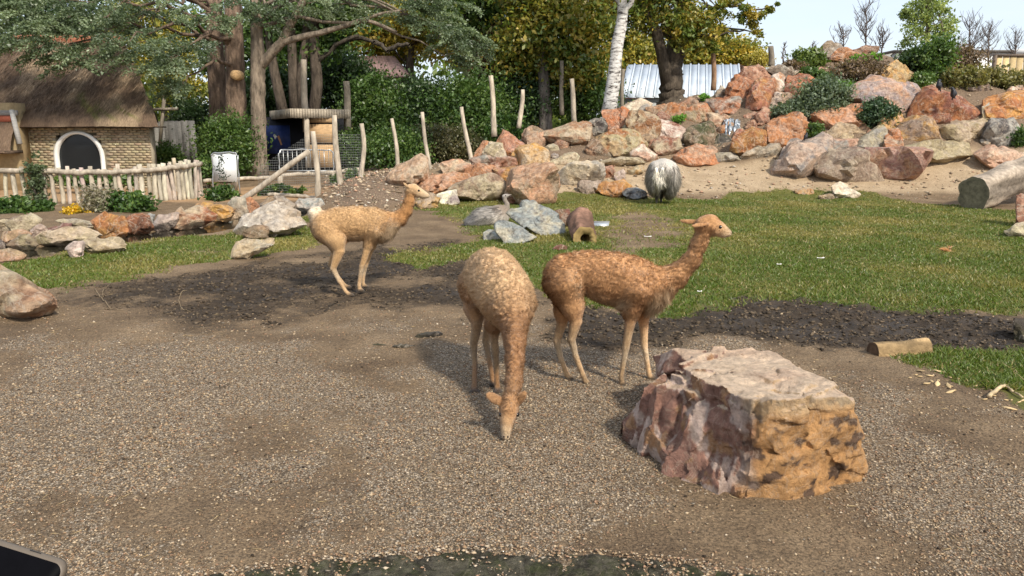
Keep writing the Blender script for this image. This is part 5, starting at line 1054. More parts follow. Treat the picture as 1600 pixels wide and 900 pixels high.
A0, A1 = at(405,300,20.2), at(566,300,20.9); zt0, zt1 = at(405,262,20.2)[2], at(566,210,20.9)[2]; WG = (.28,.29,.28)
for f in np.linspace(0,1,58): p = A0+(A1-A0)*f; zt_ = zt0+(zt1-zt0)*min(1,f*2); mb.tube([[p[0],p[1],.05],[p[0],p[1],zt_]], .0032, 3, WG, cap=False)
for z in np.arange(.1, zt1, .065):
    f0 = 0 if z < zt0 else (z-zt0)/(zt1-zt0)/2; p = A0+(A1-A0)*f0; mb.tube([[p[0],p[1],z],[A1[0],A1[1],z]], .0032, 3, WG, cap=False)
mb.build('mesh_panel', M_METAL, wfn, False, wo_, kind='stuff')

# ------------------------------------------------------------------ sign board
sg = empty('sign_board', at(351,285,21.1)*np.array([1,1,0]), 'white information board with a dark leafy print beside the ivy', 'sign'); so = at(351,285,21.1)*np.array([1,1,0])
a, c_ = at(334,284,21.1), at(368,240,21.1); MB().box((a[0],21.1,a[2]),(c_[0],21.13,c_[2]),(.70,.72,.72)).build('panel', M_PAINT, sg, False, so)
rail([np.array([a[0],21.08,a[2]-.35]),np.array([a[0],21.08,c_[2]-.05]),np.array([a[0]+.06,21.08,c_[2]+.02]),np.array([c_[0]-.02,21.08,c_[2]+.02]),np.array([c_[0]+.05,21.08,c_[2]-.05]),np.array([c_[0]+.06,21.08,a[2]-.35])], .018, 'frame', (.45,.46,.46), sg, so, 0, M_METAL)
mb = MB()
for k in range(150):
    t = rng.random(); cx_, cz = a[0]+(c_[0]-a[0])*(.32+.22*math.sin(t*9)*.5+.12*rng.normal()), a[2]+.04+(c_[2]-a[2]-.08)*t; cx_ = min(max(cx_,a[0]+.03),c_[0]-.12); s_ = .012+.025*rng.random(); an = rng.random()*3; d = np.array([math.cos(an),0,math.sin(an)])*s_; e = np.array([-d[2],0,d[0]])*.45; p = np.array([cx_,21.094,cz]); mb.add([p-d,p-e,p+d,p+e], [[0,1,2,3]], None, (.05,.07,.045))
mb.build('leaf_print', M_PAINT, sg, False, so)

# ------------------------------------------------------------------ kiosk
kk = empty('kiosk', at(490,262,27)*np.array([1,1,0])+np.array([0,0,.3]), 'wooden kiosk with a flat roof and a blue poster under the pines', 'kiosk'); ko = np.array([at(490,262,27)[0],27,.3])
c0, c1, c2_ = at(455,171,26.2), at(546,172,27.4), at(422,178,29.4); c3_ = c1+(c2_-c0); ztop = c0[2]
P = [[*p[:2], ztop] for p in (c0,c1,c3_,c2_)]; P = P+[[p[0],p[1],ztop-.06] for p in P]; MB().add(P, [[0,1,2,3],[7,6,5,4],[0,4,5,1],[1,5,6,2],[2,6,7,3],[3,7,4,0]], None, (.16,.13,.10)).build('roof', M_WOOD, kk, False, ko)
for p, q, n in ((c0,c1,22),(c2_,c0,14)):
    d = (q-p)*np.array([1,1,0]); L = np.linalg.norm(d); d /= L; nn = np.array([d[1],-d[0],0])
    for i in range(n):
        b0 = np.array([*p[:2],0])+d*L*i/n; b1 = b0+d*(L/n-.012); j = rng.random()*.012; hgt = .30+.01*rng.random(); V8 = []
        for zq in (ztop-hgt+.03, ztop+.03):
            for pt in (b0+nn*(.02+j), b1+nn*(.02+j), b1+nn*.002, b0+nn*.002): V8.append([pt[0],pt[1],zq])
        MB().add(V8, [[0,3,2,1],[4,5,6,7],[0,1,5,4],[1,2,6,5],[2,3,7,6],[3,0,4,7]], None, WD*.95*(1+.12*rng.normal())).build('fascia_board', M_WOOD, kk, False, ko)
for px, Yp in ((480,26.6),): MB().tube([at(px+1,262,Yp),at(px-1,180,Yp)], .09, 10, PALE*.95, .02).build('post', M_POLE, kk, True, ko)
for y0, y1, k in ((184,192,.9),(193,224,1.1),(225,262,1.0)):
    a, c_ = at(483,y1,26.95), at(521,y0,26.95); MB().box((a[0],26.95,a[2]+.01),(c_[0],27.01,c_[2]-.02),TANW*k).build('wall_panel', M_WOOD, kk, False, ko)
a, c_ = at(405,262,29.2), at(545,183,29.2); MB().box((a[0],29.2,a[2]-.2),(c_[0],29.3,c_[2]),(.02,.02,.025)).build('back_wall', M_BLACK, kk, False, ko)  # near-black wall colour has the shade of the kiosk interior painted in
a, c_ = at(410,240,28.6), at(452,196,28.6); m, nt, b = newmat('blue_poster'); nt.links.new(ramp(nt, noise(nt, 2.2, 5, .6), [(.3,(.012,.02,.07)),(.55,(.03,.055,.2)),(.75,(.09,.13,.3))]), b.inputs['Base Color']); b.inputs['Roughness'].default_value = .4
po_ = MB().box((a[0],28.6,a[2]),(c_[0],28.64,c_[2])).build('poster', m, kk, False, ko)
q0, q1, q2 = at(427,212,28.58), at(433,213,28.58), at(439,227,28.58); MB().add([q0,q0+[.06,0,-.13],q1,q0+[.03,0,.06]], [[0,1,2,3]], None, (.75,.75,.7)).add([q1,q2,q2+[.05,0,.02],q1+[.07,0,.03]], [[0,1,2,3]], None, (.5,.28,.14)).build('bird_print', M_PAINT, po_, False, ko)
cb = empty('crowd_barrier', at(478,268,24.6)*np.array([1,1,0])+np.array([0,0,.25]), 'grey metal crowd barrier with vertical bars before the kiosk', 'barrier'); co = np.array([at(478,268,24.6)[0],24.6,.25]); GM = (.55,.56,.56)
zl, zh = at(478,267,24.6)[2], at(478,234,24.6)[2]; x0, x1 = at(436,250,24.6)[0], at(521,250,24.6)[0]; rail([np.array(p) for p in ((x0,24.6,zl-.12),(x0,24.6,zh-.1),(x0+.09,24.6,zh),(x1-.09,24.6,zh),(x1,24.6,zh-.1),(x1,24.6,zl-.12))], .022, 'frame', GM, cb, co, 0, M_METAL); MB().tube([[x0,24.6,zl],[x1,24.6,zl]], .018, 8, GM).build('lower_bar', M_METAL, cb, True, co)
for x in np.linspace(x0,x1,13)[1:-1]: MB().tube([[x,24.6,zl],[x,24.6,zh]], .011, 6, GM).build('bar', M_METAL, cb, True, co)

# ------------------------------------------------------------------ far buildings
gh = empty('greenhouse', (at(1065,140,38)[0],38,2.2), 'pale metal-roofed greenhouse behind the oak', 'building'); go = np.array([at(1065,140,38)[0],38,2.2]); g0, g1 = at(968,150,37), at(1160,150,37); zb_, zt_ = at(1065,152,37)[2], at(1065,101,41)[2]; n = 14
m, nt, b = newmat('corrugated_sheet'); k = ramp(nt, noise(nt, 1.2, 5), [(.3,(.46,.52,.58)),(.7,(.62,.67,.72))]); nt.links.new(k, b.inputs['Base Color']); b.inputs['Roughness'].default_value = .45; M_SHEET = m
for i in range(n):
    xa, xb = g0[0]+(g1[0]-g0[0])*i/n, g0[0]+(g1[0]-g0[0])*(i+1)/n-.03; sh = .9; mb = MB().add([[xa,37,zb_],[xb,37,zb_],[xb+sh,41,zt_],[xa+sh,41,zt_],[xa,37,zb_-.04],[xb,37,zb_-.04],[xb+sh,41,zt_-.04],[xa+sh,41,zt_-.04]], [[0,1,2,3],[7,6,5,4],[0,4,5,1],[1,5,6,2],[2,6,7,3],[3,7,4,0]]); mb.tube([[xb,37,zb_+.02],[xb+sh,41,zt_+.02]], .05, 6); mb.build('roof_sheet', M_SHEET, gh, False, go)
MB().box((g0[0],37.2,0),(g1[0]+.6,41.5,zb_-.06),(.5,.52,.52)).build('wall', M_PAINT, gh, False, go)
bh = empty('tiled_house', (at(590,110,36)[0],36,0), 'dark pantiled roof of a house among the trees', 'house'); bo = np.array([at(590,110,36)[0],36,0]); e0, e1 = at(535,120,35.5), at(640,120,35.5); r0_, r1_ = at(556,90,38), at(616,90,38); n = 34
MB().box((e0[0]+.3,35.8,0),(e1[0]-.3,40.5,e0[2]),(.2,.15,.12)).build('wall', M_BRICK, bh, False, bo); mb = MB()
for i in range(n):
    f0, f1 = i/n, (i+.8)/n; A_, B_ = e0+(e1-e0)*f0, e0+(e1-e0)*f1; C_, D_ = r0_+(r1_-r0_)*f1, r0_+(r1_-r0_)*f0; mb.tube([(A_+B_)/2,(C_+D_)/2], .09, 6, np.array([.22,.145,.135])*(1+.15*rng.normal()))
mb.add([e0,e1,r1_,r0_], [[0,1,2,3]], None, (.10,.07,.065)); mb.add([e1,e1+[0,6,0],r1_], None, [[0,1,2]], (.12,.08,.075)); mb.add([e0,r0_,e0+[0,6,0]], None, [[0,1,2]], (.12,.08,.075)); mb.add([e1+[0,6,0],e0+[0,6,0],r0_,r1_], [[0,1,2,3]], None, (.12,.08,.075)); mb.build('roof', M_BRICK, bh, False, bo)
wh = empty('white_hall', (at(1520,110,46)[0],46,3), 'long white hall with a dark roof edge behind the mound', 'building'); wo2 = np.array([at(1520,110,46)[0],46,3]); a, c_ = at(1395,130,46), at(1660,82,46); MB().box((a[0],46,0),(c_[0],54,c_[2]),(.74,.74,.72)).build('wall', M_PAINT, wh, False, wo2); MB().box((a[0]-.2,45.8,c_[2]),(c_[0]+.2,54,c_[2]+.12),(.12,.11,.1)).build('roof_edge', M_BLACK, wh, False, wo2)
MB().box((at(1590,80,45.5)[0],45.6,at(1590,84,45.5)[2]),(c_[0],46.5,at(1590,76,45.5)[2]),(.72,.72,.7)).build('roof_box', M_PAINT, wh, False, wo2)
bf = empty('board_fence', (at(1585,125,36)[0],36,3.8), 'yellow timber board fence at the frame edge behind the mound', 'fence'); bfo = np.array([at(1585,125,36)[0],36,3.8])
for i in range(9):
    xa = at(1556+i*11,100,36)[0]; xb = at(1556+i*11+9.6,100,36)[0]; MB().box((xa,36+.02*rng.random(),3.4),(xb,36.06,at(1580,88,36)[2]),np.array([.50,.38,.2])*(1+.1*rng.normal())).build('board', M_WOOD, bf, False, bfo)
MB().box((at(1553,100,36)[0],35.95,at(1580,88,36)[2]),(at(1660,100,36)[0],36.1,at(1580,85,36)[2]),(.17,.13,.1)).build('cap_rail', M_WOOD, bf, False, bfo); MB().box((at(1552,100,36)[0],35.93,3.4),(at(1555.5,100,36)[0],36.12,at(1580,86,36)[2]),(.16,.12,.09)).build('post', M_WOOD, bf, False, bfo)

# ------------------------------------------------------------------ logs, tray, phone and litter
M_LOG = make_col_mat('weathered_bark', .9, 9, .6, .9, .04, 1, 1, 1); M_CUT = make_col_mat('cut_wood', .8, 14, .5, .4, .01)
def log(name, lab, a, b, ra, rb, col, endc, seed, n=40, seg=36, rough=.05, hollow=0.0, waist=0.0):
    a, b = np.asarray(a), np.asarray(b); t = (b-a)/np.linalg.norm(b-a); u = np.cross(t,[0,0,1.]); u /= np.linalg.norm(u); w = np.cross(u,t); f = np.linspace(0,1,n); th = np.arange(seg)/seg*2*math.pi
    R = (ra+(rb-ra)*f-waist*np.exp(-((f-.5)/.2)**2))[:,None]; ctr = a+(b-a)*f[:,None]; dirs = np.cos(th)[:,None]*u+np.sin(th)[:,None]*w; P = ctr[:,None]+R[...,None]*dirs[None]
    nz_ = fbm(P.reshape(-1,3)+t*(-.75*(P.reshape(-1,3)@t))[:,None], 1.2/max(ra,.05)*.5, seed, 4).reshape(n,seg); P = P+dirs[None]*(R*rough*nz_*2)[...,None]; V = P.reshape(-1,3); i = np.arange(n-1)[:,None]*seg; j = np.arange(seg)[None]; Qx = np.stack([i+j, i+(j+1)%seg, i+seg+(j+1)%seg, i+seg+j], -1).reshape(-1,4)
    k = sm(nz_.ravel(), -.3, .4)[:,None]; cc_ = np.asarray(col)*(.55+.7*k); o = (a+b)/2; o[2] = V[:,2].min(); ob = put(name, mesh(name, V-o, Qx[:, ::-1], None, cc_), M_LOG, origin=o); tag(ob, lab, 'log')
    for e, ring, tv, flip in ((0,V[:seg],-t,0),(1,V[-seg:],t,1)):
        c_ = ring.mean(0); rings = [c_+(ring-c_)*s_+tv*(.0 if s_ > hollow+.01 or not hollow else -ra*3)*(1-e) for s_ in (1,.8,hollow+.02 if hollow else .5,hollow*.98 if hollow else .2)]
        VV = np.concatenate(rings+[[c_-(tv*ra*3 if hollow and not e else 0)]]); q = []; tr = []
        for r_ in range(3):
            for s_ in range(seg): q.append([r_*seg+s_, r_*seg+(s_+1)%seg, (r_+1)*seg+(s_+1)%seg, (r_+1)*seg+s_])
        for s_ in range(seg): tr.append([3*seg+s_, 3*seg+(s_+1)%seg, 4*seg])
        ce = np.asarray(endc)*(1+.25*np.sin(np.linalg.norm(VV-c_,axis=1)/ra*14))[:,None]; put('cut_end', mesh('cut_end', VV-o, q, tr, ce, smooth=False), M_CUT, ob)
    return ob
log('log', 'big weathered log lying on the slope at the frame edge', at(1521,302,17.6), at(1650,252,19.6), .36, .40, (.38,.31,.24), (.17,.15,.10), 1, 90, 60, .16)
log('log', 'short peeled log on the mud behind the big block', at(1364,549,5.85), at(1447,543,5.95), .074, .076, (.50,.34,.17), (.10,.06,.035), 2, 40, 28, .05, 0, .008)
hl = log('log', 'hollow red-barked log section beside the slate slabs', at(916,374,11.9), at(905,346,12.9), .215, .25, (.27,.15,.10), (.38,.27,.11), 3, 60, 48, .17, .42)
bark = S('868,331 889,328 892,348 872,349'); boulder('rough chunk of red bark leaning on the hollow log', 'r', 'b', bark, 611, Y0=13.8, name='bark_chunk', cat='bark', amp=.08)
boulder('flat bark fragment on grass before the hollow log', 'r', 'b', S('864,387 875,382 887,385 884,391 868,391'), 612, name='bark_fragment', cat='bark', sub=3, amp=.06, thick=.6)
tr = empty('feeding_tray', at(942,360,14.2), 'small metal feeding tray next to the hollow log', 'tray'); to = at(942,360,14.2); a, c_ = at(928,350,14.2), at(951,342,14.5); MB().add([[a[0],14.1,a[2]],[c_[0]-.05,14.1,a[2]],[c_[0]+.02,14.5,a[2]+.02],[a[0],14.5,a[2]+.02],[a[0],14.1,a[2]-.10],[c_[0]-.05,14.1,a[2]-.10],[c_[0]+.02,14.5,a[2]-.08],[a[0],14.5,a[2]-.08]], [[0,1,2,3],[7,6,5,4],[0,4,5,1],[1,5,6,2],[2,6,7,3],[3,7,4,0]], None, (.62,.64,.64)).build('pan', M_METAL, tr, False, to)
for x in (a[0]+.03, c_[0]-.08): MB().box((x,14.18,hz(x,14.2)-.03),(x+.03,14.22,a[2]-.1),(.5,.5,.5)).build('leg', M_METAL, tr, False, to)
boulder('dark mossy post stump cut by the frame edge', 'm', 'k', S('1586,502 1612,500 1612,548 1588,545'), 613, name='stump', cat='stump', sub=4, amp=.05, Y0=6.25)
# twigs, chips, feathers, dung
def twig(lab, pts, r=.004, col=(.27,.2,.12), name='twig', cat='twig'):
    P = np.array([atz(x,y,.012) for x,y in pts]); t = np.linspace(0,1,len(P)); tt = np.linspace(0,1,len(P)*4); P = np.stack([np.interp(tt,t,P[:,i]) for i in range(3)],-1); P[:,2] = gsample(ZG,P[:,0],P[:,1])+r*1.2+.006*np.abs(rng.normal(size=len(P))); o = P[0].copy(); tag(MB().tube(P, r*np.linspace(1.2,.6,len(P)), 6, col).build(name, M_POLE, None, True, o), lab, cat)
twig('curled twig on dry soil nearest the pink boulder', [(148,450),(158,465),(172,480),(183,485),(193,484)], .004)
twig('forked thin twig standing behind the curled twig', [(161,462),(160,455),(166,447),(172,443)], .0035)
twig('hooked twig on dark soil further along', [(292,450),(283,457),(279,470),(284,482),(297,486)], .004)
twig('very long thin straw stalk across the brown ground', [(280,568),(330,560),(380,553),(440,552),(470,555),(480,566),(470,580)], .002)
for k in range(34):
    c_ = [(1442,582),(1460,590),(1500,600),(1515,610),(1560,600),(1575,625),(1450,600),(1590,640),(1540,590)][k%9]; x, y = c_[0]+16*rng.normal(), c_[1]+8*rng.normal(); p = atz(x,y); p[2] = gsample(ZG,p[:1],p[1:2])[0]+.004; L = .014+.045*rng.random()**2; an = rng.random()*6.28; d = np.array([math.cos(an),math.sin(an),.15*rng.normal()])*L; e = np.array([-d[1],d[0],0])*.35
    ob = MB().add([p-d,p-e,p+d,p+e,p-d*.8+[0,0,.005],p-e*.8+[0,0,.006],p+d*.8+[0,0,.007],p+e*.8+[0,0,.005]], [[3,2,1,0],[4,5,6,7],[0,1,5,4],[1,2,6,5],[2,3,7,6],[3,0,4,7]], None, np.array([.58,.42,.22])*(1+.15*rng.normal())).build('wood_chip', M_CUT, None, False, p); tag(ob, 'pale wood chip scattered by the short peeled log', 'wood chip', 'pale wood chips near the peeled log')
twig('crooked pale root piece among the wood chips', [(1545,622),(1558,612),(1570,606),(1580,612),(1598,622)], .012, (.55,.42,.25), 'root_piece', 'wood')
for lab, x, y, L in (('larger white feather on the lawn', 1282,406,.10), ('smaller white feather on the lawn left of the larger', 1217,416,.06), ('white feather on the lawn near the bare patch', 1012,372,.12), ('white feather lying by the mud edge', 1093,459,.05)):
    p = ground(x,y); t = np.linspace(-1,1,9); w = .22*(1-t**2)+.02; P = np.concatenate([np.stack([p[0]+t*L*.5, p[1]+w*L*.5, p[2]+.03+.01*t**2],-1), np.stack([p[0]+t*L*.5, p[1]-w*L*.5, p[2]+.03+.01*t**2],-1), np.stack([p[0]+t*L*.5, p[1]+0*t, p[2]+.018+0*t],-1)]); q = []
    for i in range(8): q += [[i,i+1,10+i,9+i],[9+i,10+i,19+i,18+i],[18+i,19+i,i+1,i]]
    tag(MB().add(P, q, None, (.8,.79,.75)).build('feather', M_PAINT, None, True, p), lab, 'feather')
for i, (lab, t) in enumerate((('dark dung heap on the ground left of the grazing vicuna','648,526 660,521 680,519 690,522 680,527 660,529'), ('small dark clod below the dung heap','614,541 628,538 646,540 636,544'), ('dark clod near the small clod','578,540 590,537 604,539 596,542'))): boulder(lab,'k','m',S(t),620+i,name='dung',cat='dung',sub=3,amp=.12,thick=.8)
# phone held at the lower corner
Rc = np.array(camo.matrix_world if False else [[1,0,0],[0,SP,-CP],[0,CP,SP]]) ; cdir = lambda v: np.array([v[0], v[1]*SP+v[2]*CP, v[1]*CP-v[2]*SP])
def phone_pt(x, y, z): # phone plane: x right along its top edge, y up, z towards viewer (metres)
    a = math.radians(-15.5); X_ = x*math.cos(a)-y*math.sin(a); Y_ = x*math.sin(a)+y*math.cos(a); c_ = np.array([(104-CX)/F*.62, (CY-881)/F*.62, .62]); return np.array([0,0,HC])+cdir(np.array([c_[0]+X_, c_[1]+Y_, c_[2]-z*1.0+.25*Y_]))
ph = empty('smartphone', phone_pt(-.036,-.075,0), 'corner of a black smartphone with a metal rim', 'phone'); pho = phone_pt(-.036,-.075,0)
def rrect(x0,y0,x1,y1,r,n=8):
    o_ = []
    for cx_,cy_,a0 in ((x1-r,y1-r,0),(x0+r,y1-r,90),(x0+r,y0+r,180),(x1-r,y0+r,270)):
        for k in range(n+1): t = math.radians(a0+90*k/n); o_.append((cx_+r*math.cos(t), cy_+r*math.sin(t)))
    return o_
def slab(out, zs, name, mat, col, parent, o, scl=None):
    n = len(out); c_ = np.mean(out,0); V = []; 
    for z, s_ in zs: V += [phone_pt(c_[0]+(x-c_[0])*s_, c_[1]+(y-c_[1])*s_, z) for x,y in out]
    Qs = []; L = len(zs)
    for l in range(L-1): Qs += [[l*n+i, l*n+(i+1)%n, (l+1)*n+(i+1)%n, (l+1)*n+i] for i in range(n)]
    V += [phone_pt(*c_, zs[0][0]), phone_pt(*c_, zs[-1][0])]; T = [[L*n,(i+1)%n,i] for i in range(n)]+[[L*n+1,(L-1)*n+i,(L-1)*n+(i+1)%n] for i in range(n)]
    return MB().add(V,Qs,T,col).build(name, mat, parent, True, o)
M_SCREEN = make_col_mat('phone_screen', .5, 40, .3, 0, .001, spec=.03); M_RIM = make_col_mat('phone_rim', .5, 60, .1, .05, .0005, metal=0, spec=.3); body = rrect(-.074,-.155,0,0,.009)
slab(body, ((-.009,.96),(-.0075,.99),(-.004,1),(-.001,.99),(0,.965)), 'rim', M_RIM, (.13,.105,.08), ph, pho); slab(rrect(-.0722,-.1532,-.0018,-.0018,.0075), ((.0,1),(.0006,.997)), 'screen', M_SCREEN, (.003,.003,.004), ph, pho)
MB().add([phone_pt(x,y,-.003) for x,y in ((-.034,.0006),(-.024,.0006),(-.024,-.0006),(-.034,-.0006))], [[0,1,2,3]], None, (.02,.02,.02)).build('antenna_gap', M_BLACK, ph, False, pho)
# ------------------------------------------------------------------ vegetation
def leafquads(P, size, col, seed, nbias=(0,0,.35), asp=.5):
    r = np.random.default_rng(seed); n = len(P); N = r.normal(size=(n,3))+np.asarray(nbias)*1.0; N /= np.linalg.norm(N,axis=1)[:,None]; u = np.cross(N, r.normal(size=(n,3))); u /= np.linalg.norm(u,axis=1)[:,None]+1e-9; v = np.cross(N,u)
    s = np.broadcast_to(np.asarray(size,float),(n,))*(.6+.8*r.random(n)); U = u*s[:,None]; W = v*(s*asp)[:,None]; fold = N*(s*.18)[:,None]
    V = np.stack([P-U, P-W+fold, P+U*1.1-fold, P+W+fold],1).reshape(-1,3); return V, np.arange(n*4).reshape(-1,4), np.repeat(col,4,0)
PALK = 2.0
def palette(pal, n, k, r): # k in 0..1 selects along the palette
    pal = np.asarray(pal,float); x = np.clip(k,0,.999)*(len(pal)-1); i = x.astype(int); f = (x-i)[:,None]; return (pal[i]*(1-f)+pal[np.minimum(i+1,len(pal)-1)]*f)*(.72+.56*r.random((n,1)))*PALK
def clumps(blobs, nl, seed, cl=.35, shell=.55):
    """leaf positions gathered in clumps that fill each blob unevenly"""
    r = np.random.default_rng(seed); vol = np.array([b[1][0]*b[1][1]+b[1][0]*b[1][2]+b[1][1]*b[1][2] for b in blobs]); vol /= vol.sum(); P = []; K = []; CC = []
    for (c, rad), f in zip(blobs, vol):
        n = int(nl*f); m = max(5, n//55); d = r.normal(size=(m,3)); d /= np.linalg.norm(d,axis=1)[:,None]; q = (shell+(1-shell)*r.random(m)**.6)*(.7+.5*r.random(m)); cc = np.asarray(c)+d*q[:,None]*np.asarray(rad); w = r.random(m)**1.5+.15; w /= w.sum(); k = r.choice(m,n,p=w); sg = cl*min(rad)*(.5+.8*r.random(m))
        P.append(cc[k]+r.normal(size=(n,3))*sg[k][:,None]*np.array([1,1,.7])); K.append(r.random(m)[k]); CC.append(cc)
    return np.concatenate(P), np.concatenate(K), np.concatenate(CC)
def limb(mb, a, b, ra, rb, col, seed, sag=.1, n=7):
    r = np.random.default_rng(seed); t = np.linspace(0,1,n)[:,None]; L = np.linalg.norm(b-a); P = a+(b-a)*t+np.array([0,0,1.])*(sag*L*np.sin(t*math.pi))+r.normal(size=(n,3))*L*.018; mb.tube(P, ra+(rb-ra)*t[:,0], 7, col, .04, cap=False); return P
BK1, BK2 = np.array([.16,.125,.095]), np.array([.10,.082,.062])
def pxblob(b): 
    c = at(b[0],b[1],b[2]); s = mpp(c); d = b[5] if len(b) > 5 else (b[3]+b[4])*.5; return c, (b[3]*s, d*s, b[4]*s)
def tree(label, trunk, blobs, pal, nl, leaf, seed, cat='tree', name='tree', bark=BK1, cl=.35, shell=.45, nlimb=14, group=None, asp=.55, wob=.05, kb=None):
    T = [(at(t[0],t[1],t[2]), t[3]*mpp(at(t[0],t[1],t[2]))) for t in trunk]; o = T[0][0].copy(); o[2] -= .2; root = empty(name, o, label, cat, group); r = np.random.default_rng(seed); mb = MB()
    P = np.array([t[0] for t in T]); R = np.array([t[1] for t in T]); tt = np.linspace(0,1,len(P)); q = np.linspace(0,1,len(P)*5); PP = np.stack([np.interp(q,tt,P[:,i]) for i in range(3)],-1); PP[1:-1] += r.normal(size=PP[1:-1].shape)*R.mean()*.06; PP[0,2] -= .25; RR = np.interp(q,tt,R)*(1+.25*np.exp(-q*14)); mb.tube(PP, RR, 16, bark, wob)
    B = [pxblob(b) for b in blobs]
    if nl:
        L, K, CC = clumps(B, nl, seed, cl, shell)
        for i in range(min(nlimb,len(CC))):
            c = CC[r.integers(len(CC))]; j = min(len(PP)-1, int(len(PP)*(.45+.5*r.random()))); limb(mb, PP[j], c, max(.02,RR[j]*.28), .012, bark, seed+i, .06)
        kk = (K*.7+.3*r.random(len(K))) if kb is None else kb(L,K,r); V, Q, cc = leafquads(L, leaf, palette(pal,len(L),kk,r), seed, asp=asp); put('crown', mesh('crown', V-o, Q, None, cc, smooth=False), M_LEAF, root)
    mb.build('trunk', M_BARK, root, True, o); return root, PP, RR
def bush(label, px, py, Y, rx, ry, nl, pal, leaf, seed, name='bush', cat='bush', group=None, stems=6, cl=.3, asp=.55, shell=.3, ry2=None, nb=(0,0,.35)):
    c = at(px,py,Y) if Y else None
    if Y is None: g = ground(px, py+ry*.8); Y = g[1]; c = at(px,py,Y)
    s = mpp(c); o = c-np.array([0,0,ry*s]); root = empty(name, o, label, cat, group); r = np.random.default_rng(seed); L, K, CC = clumps([(c,(rx*s, (ry2 or min(rx,ry*1.3))*s, ry*s))], nl, seed, cl, shell); L[:,2] = np.maximum(L[:,2], o[2]-.05)
    V, Q, cc = leafquads(L, leaf, palette(pal,len(L),K*.65+.35*r.random(len(K)),r), seed, nb, asp); put('foliage', mesh('foliage', V-o, Q, None, cc, smooth=False), M_LEAF, root); mb = MB()
    for i in range(stems): limb(mb, o+np.array([r.normal()*rx*s*.15,r.normal()*.05,-.1]), CC[r.integers(len(CC))], .018, .006, BK2, seed+i, .02, 5)
    mb.build('stem', M_BARK, root, True, o); return root
GREEN = [(.022,.042,.012),(.045,.08,.018),(.075,.115,.028)]; DARKG = [(.012,.024,.010),(.022,.042,.014),(.040,.068,.020)]; IVY = [(.018,.036,.010),(.04,.075,.016),(.085,.12,.028)]
YELG = [(.05,.07,.015),(.12,.125,.022),(.25,.19,.03),(.33,.22,.03)]; AUT = [(.035,.06,.014),(.07,.10,.02),(.16,.14,.025),(.27,.18,.03)]; OLIVE = [(.06,.065,.025),(.11,.105,.035),(.17,.14,.05)]; COPPER = [(.05,.025,.018),(.09,.045,.03),(.13,.07,.04)]
CEDAR = [(.022,.034,.018),(.065,.088,.046),(.17,.205,.125)]; GREYG = [(.04,.06,.035),(.075,.10,.06),(.12,.145,.09)]; BRWN = [(.05,.035,.022),(.10,.07,.045),(.15,.105,.07)]; LIME = [(.05,.11,.015),(.10,.20,.025)]; YFL = [(.10,.11,.02),(.33,.2,.008),(.42,.27,.01)]; PALEG = [(.07,.10,.03),(.15,.19,.06),(.26,.28,.10)]

# ---- far wood, one mass
r = np.random.default_rng(5); bl = [(np.array([x, 52+4*r.normal(), 2.6+r.normal()*.5]), (2.6,2.0,3.2+.9*r.random())) for x in np.arange(-48,10,2.6)]+[(np.array([x, 60+3*r.normal(), 2.2]), (3.0,2.0,2.6)) for x in np.arange(10,60,3.4)]
L, K, CC = clumps(bl, 26000, 5, .4, .2); V, Q, cc = leafquads(L, .30, palette(AUT,len(L),K*.6,r), 6); ob = put('far_wood', mesh('far_wood', V, Q, None, cc, smooth=False), M_LEAF, kind='stuff'); ob['label'] = 'far-off mixed wood behind the paddock'

# ---- broadleaf background trees
GB = 'trees behind the paddock'
tree('big leafy tree left of the birch with green and yellowing leaves', [(853,205,31,10),(851,150,31,9.5),(848,90,31,8),(850,20,31,6),(852,-60,31,4)], [(868,40,31,78,52,60),(812,80,31.5,48,50,40),(905,95,31,46,44,40),(838,128,32,50,26,30),(850,-40,31,90,50,70)], AUT, 28900, 0.094, 31, bark=np.array([.2,.175,.15]), group=GB)
tree('mid-green tree above the dark hedge', [(742,230,34,9),(744,140,34,8),(750,40,34,6),(755,-40,34,4)], [(740,25,34,60,45,50),(775,-30,34,70,50,60),(712,-20,35,50,50,50),(790,60,35,30,40,30)], GREEN+[(.12,.13,.03)], 15300, 0.101, 32, group=GB)
tree('copper-brown leaved small tree behind the tall pole', [(768,215,33,5),(767,150,33,4),(766,90,33,3)], [(766,92,33,40,44,35),(788,120,33,26,30,25)], COPPER, 8500, 0.079, 33, group=GB)
tree('yellow-green tree glowing behind the cedar boughs', [(640,240,39,8),(640,120,39,7),(642,20,39,5)], [(560,30,39,70,45,60),(650,20,39,80,50,60),(700,60,39,45,40,40),(610,75,40,50,35,40)], YELG, 16575, 0.108, 34, group=GB)
tree('dark green tree behind the thatched roof ridge', [(60,230,36,10),(60,120,36,9),(62,0,36,6)], [(50,25,36,80,55,60),(140,30,36,70,50,60),(10,-30,36,90,50,60)], DARKG, 7650, 0.108, 35, group=GB)
tree('yellowing tree between the house and the pine trunks', [(262,230,33,7),(262,150,33,6),(262,60,33,4)], [(262,95,33,48,40,40),(285,140,33,36,34,30),(230,40,34,60,45,50)], YELG[:3], 8160, 0.086, 36, group=GB)
tree('broad dark tree filling the gap behind the pine trunks', [(415,230,37,9),(415,120,37,8),(415,0,37,5)], [(330,60,37,60,60,50),(430,50,37,80,60,60),(510,90,37,60,50,50),(420,150,36,90,40,40)], GREEN, 14280, 0.108, 37, group=GB)
for i, (px, py, rx, ry, lab) in enumerate(((990,88,42,34,'yellow autumn tree left of the oak behind the metal roof'),(1080,78,48,32,'yellow autumn tree behind the oak and metal roof'),(1148,88,34,26,'small olive-yellow tree at the end of the metal roof'))):
    tree(lab, [(px,150,47,3.5),(px,110,47,3),(px,70,47,2)], [(px,py,47,rx,ry,30)], YELG, 7650, 0.108, 40+i, group=GB)
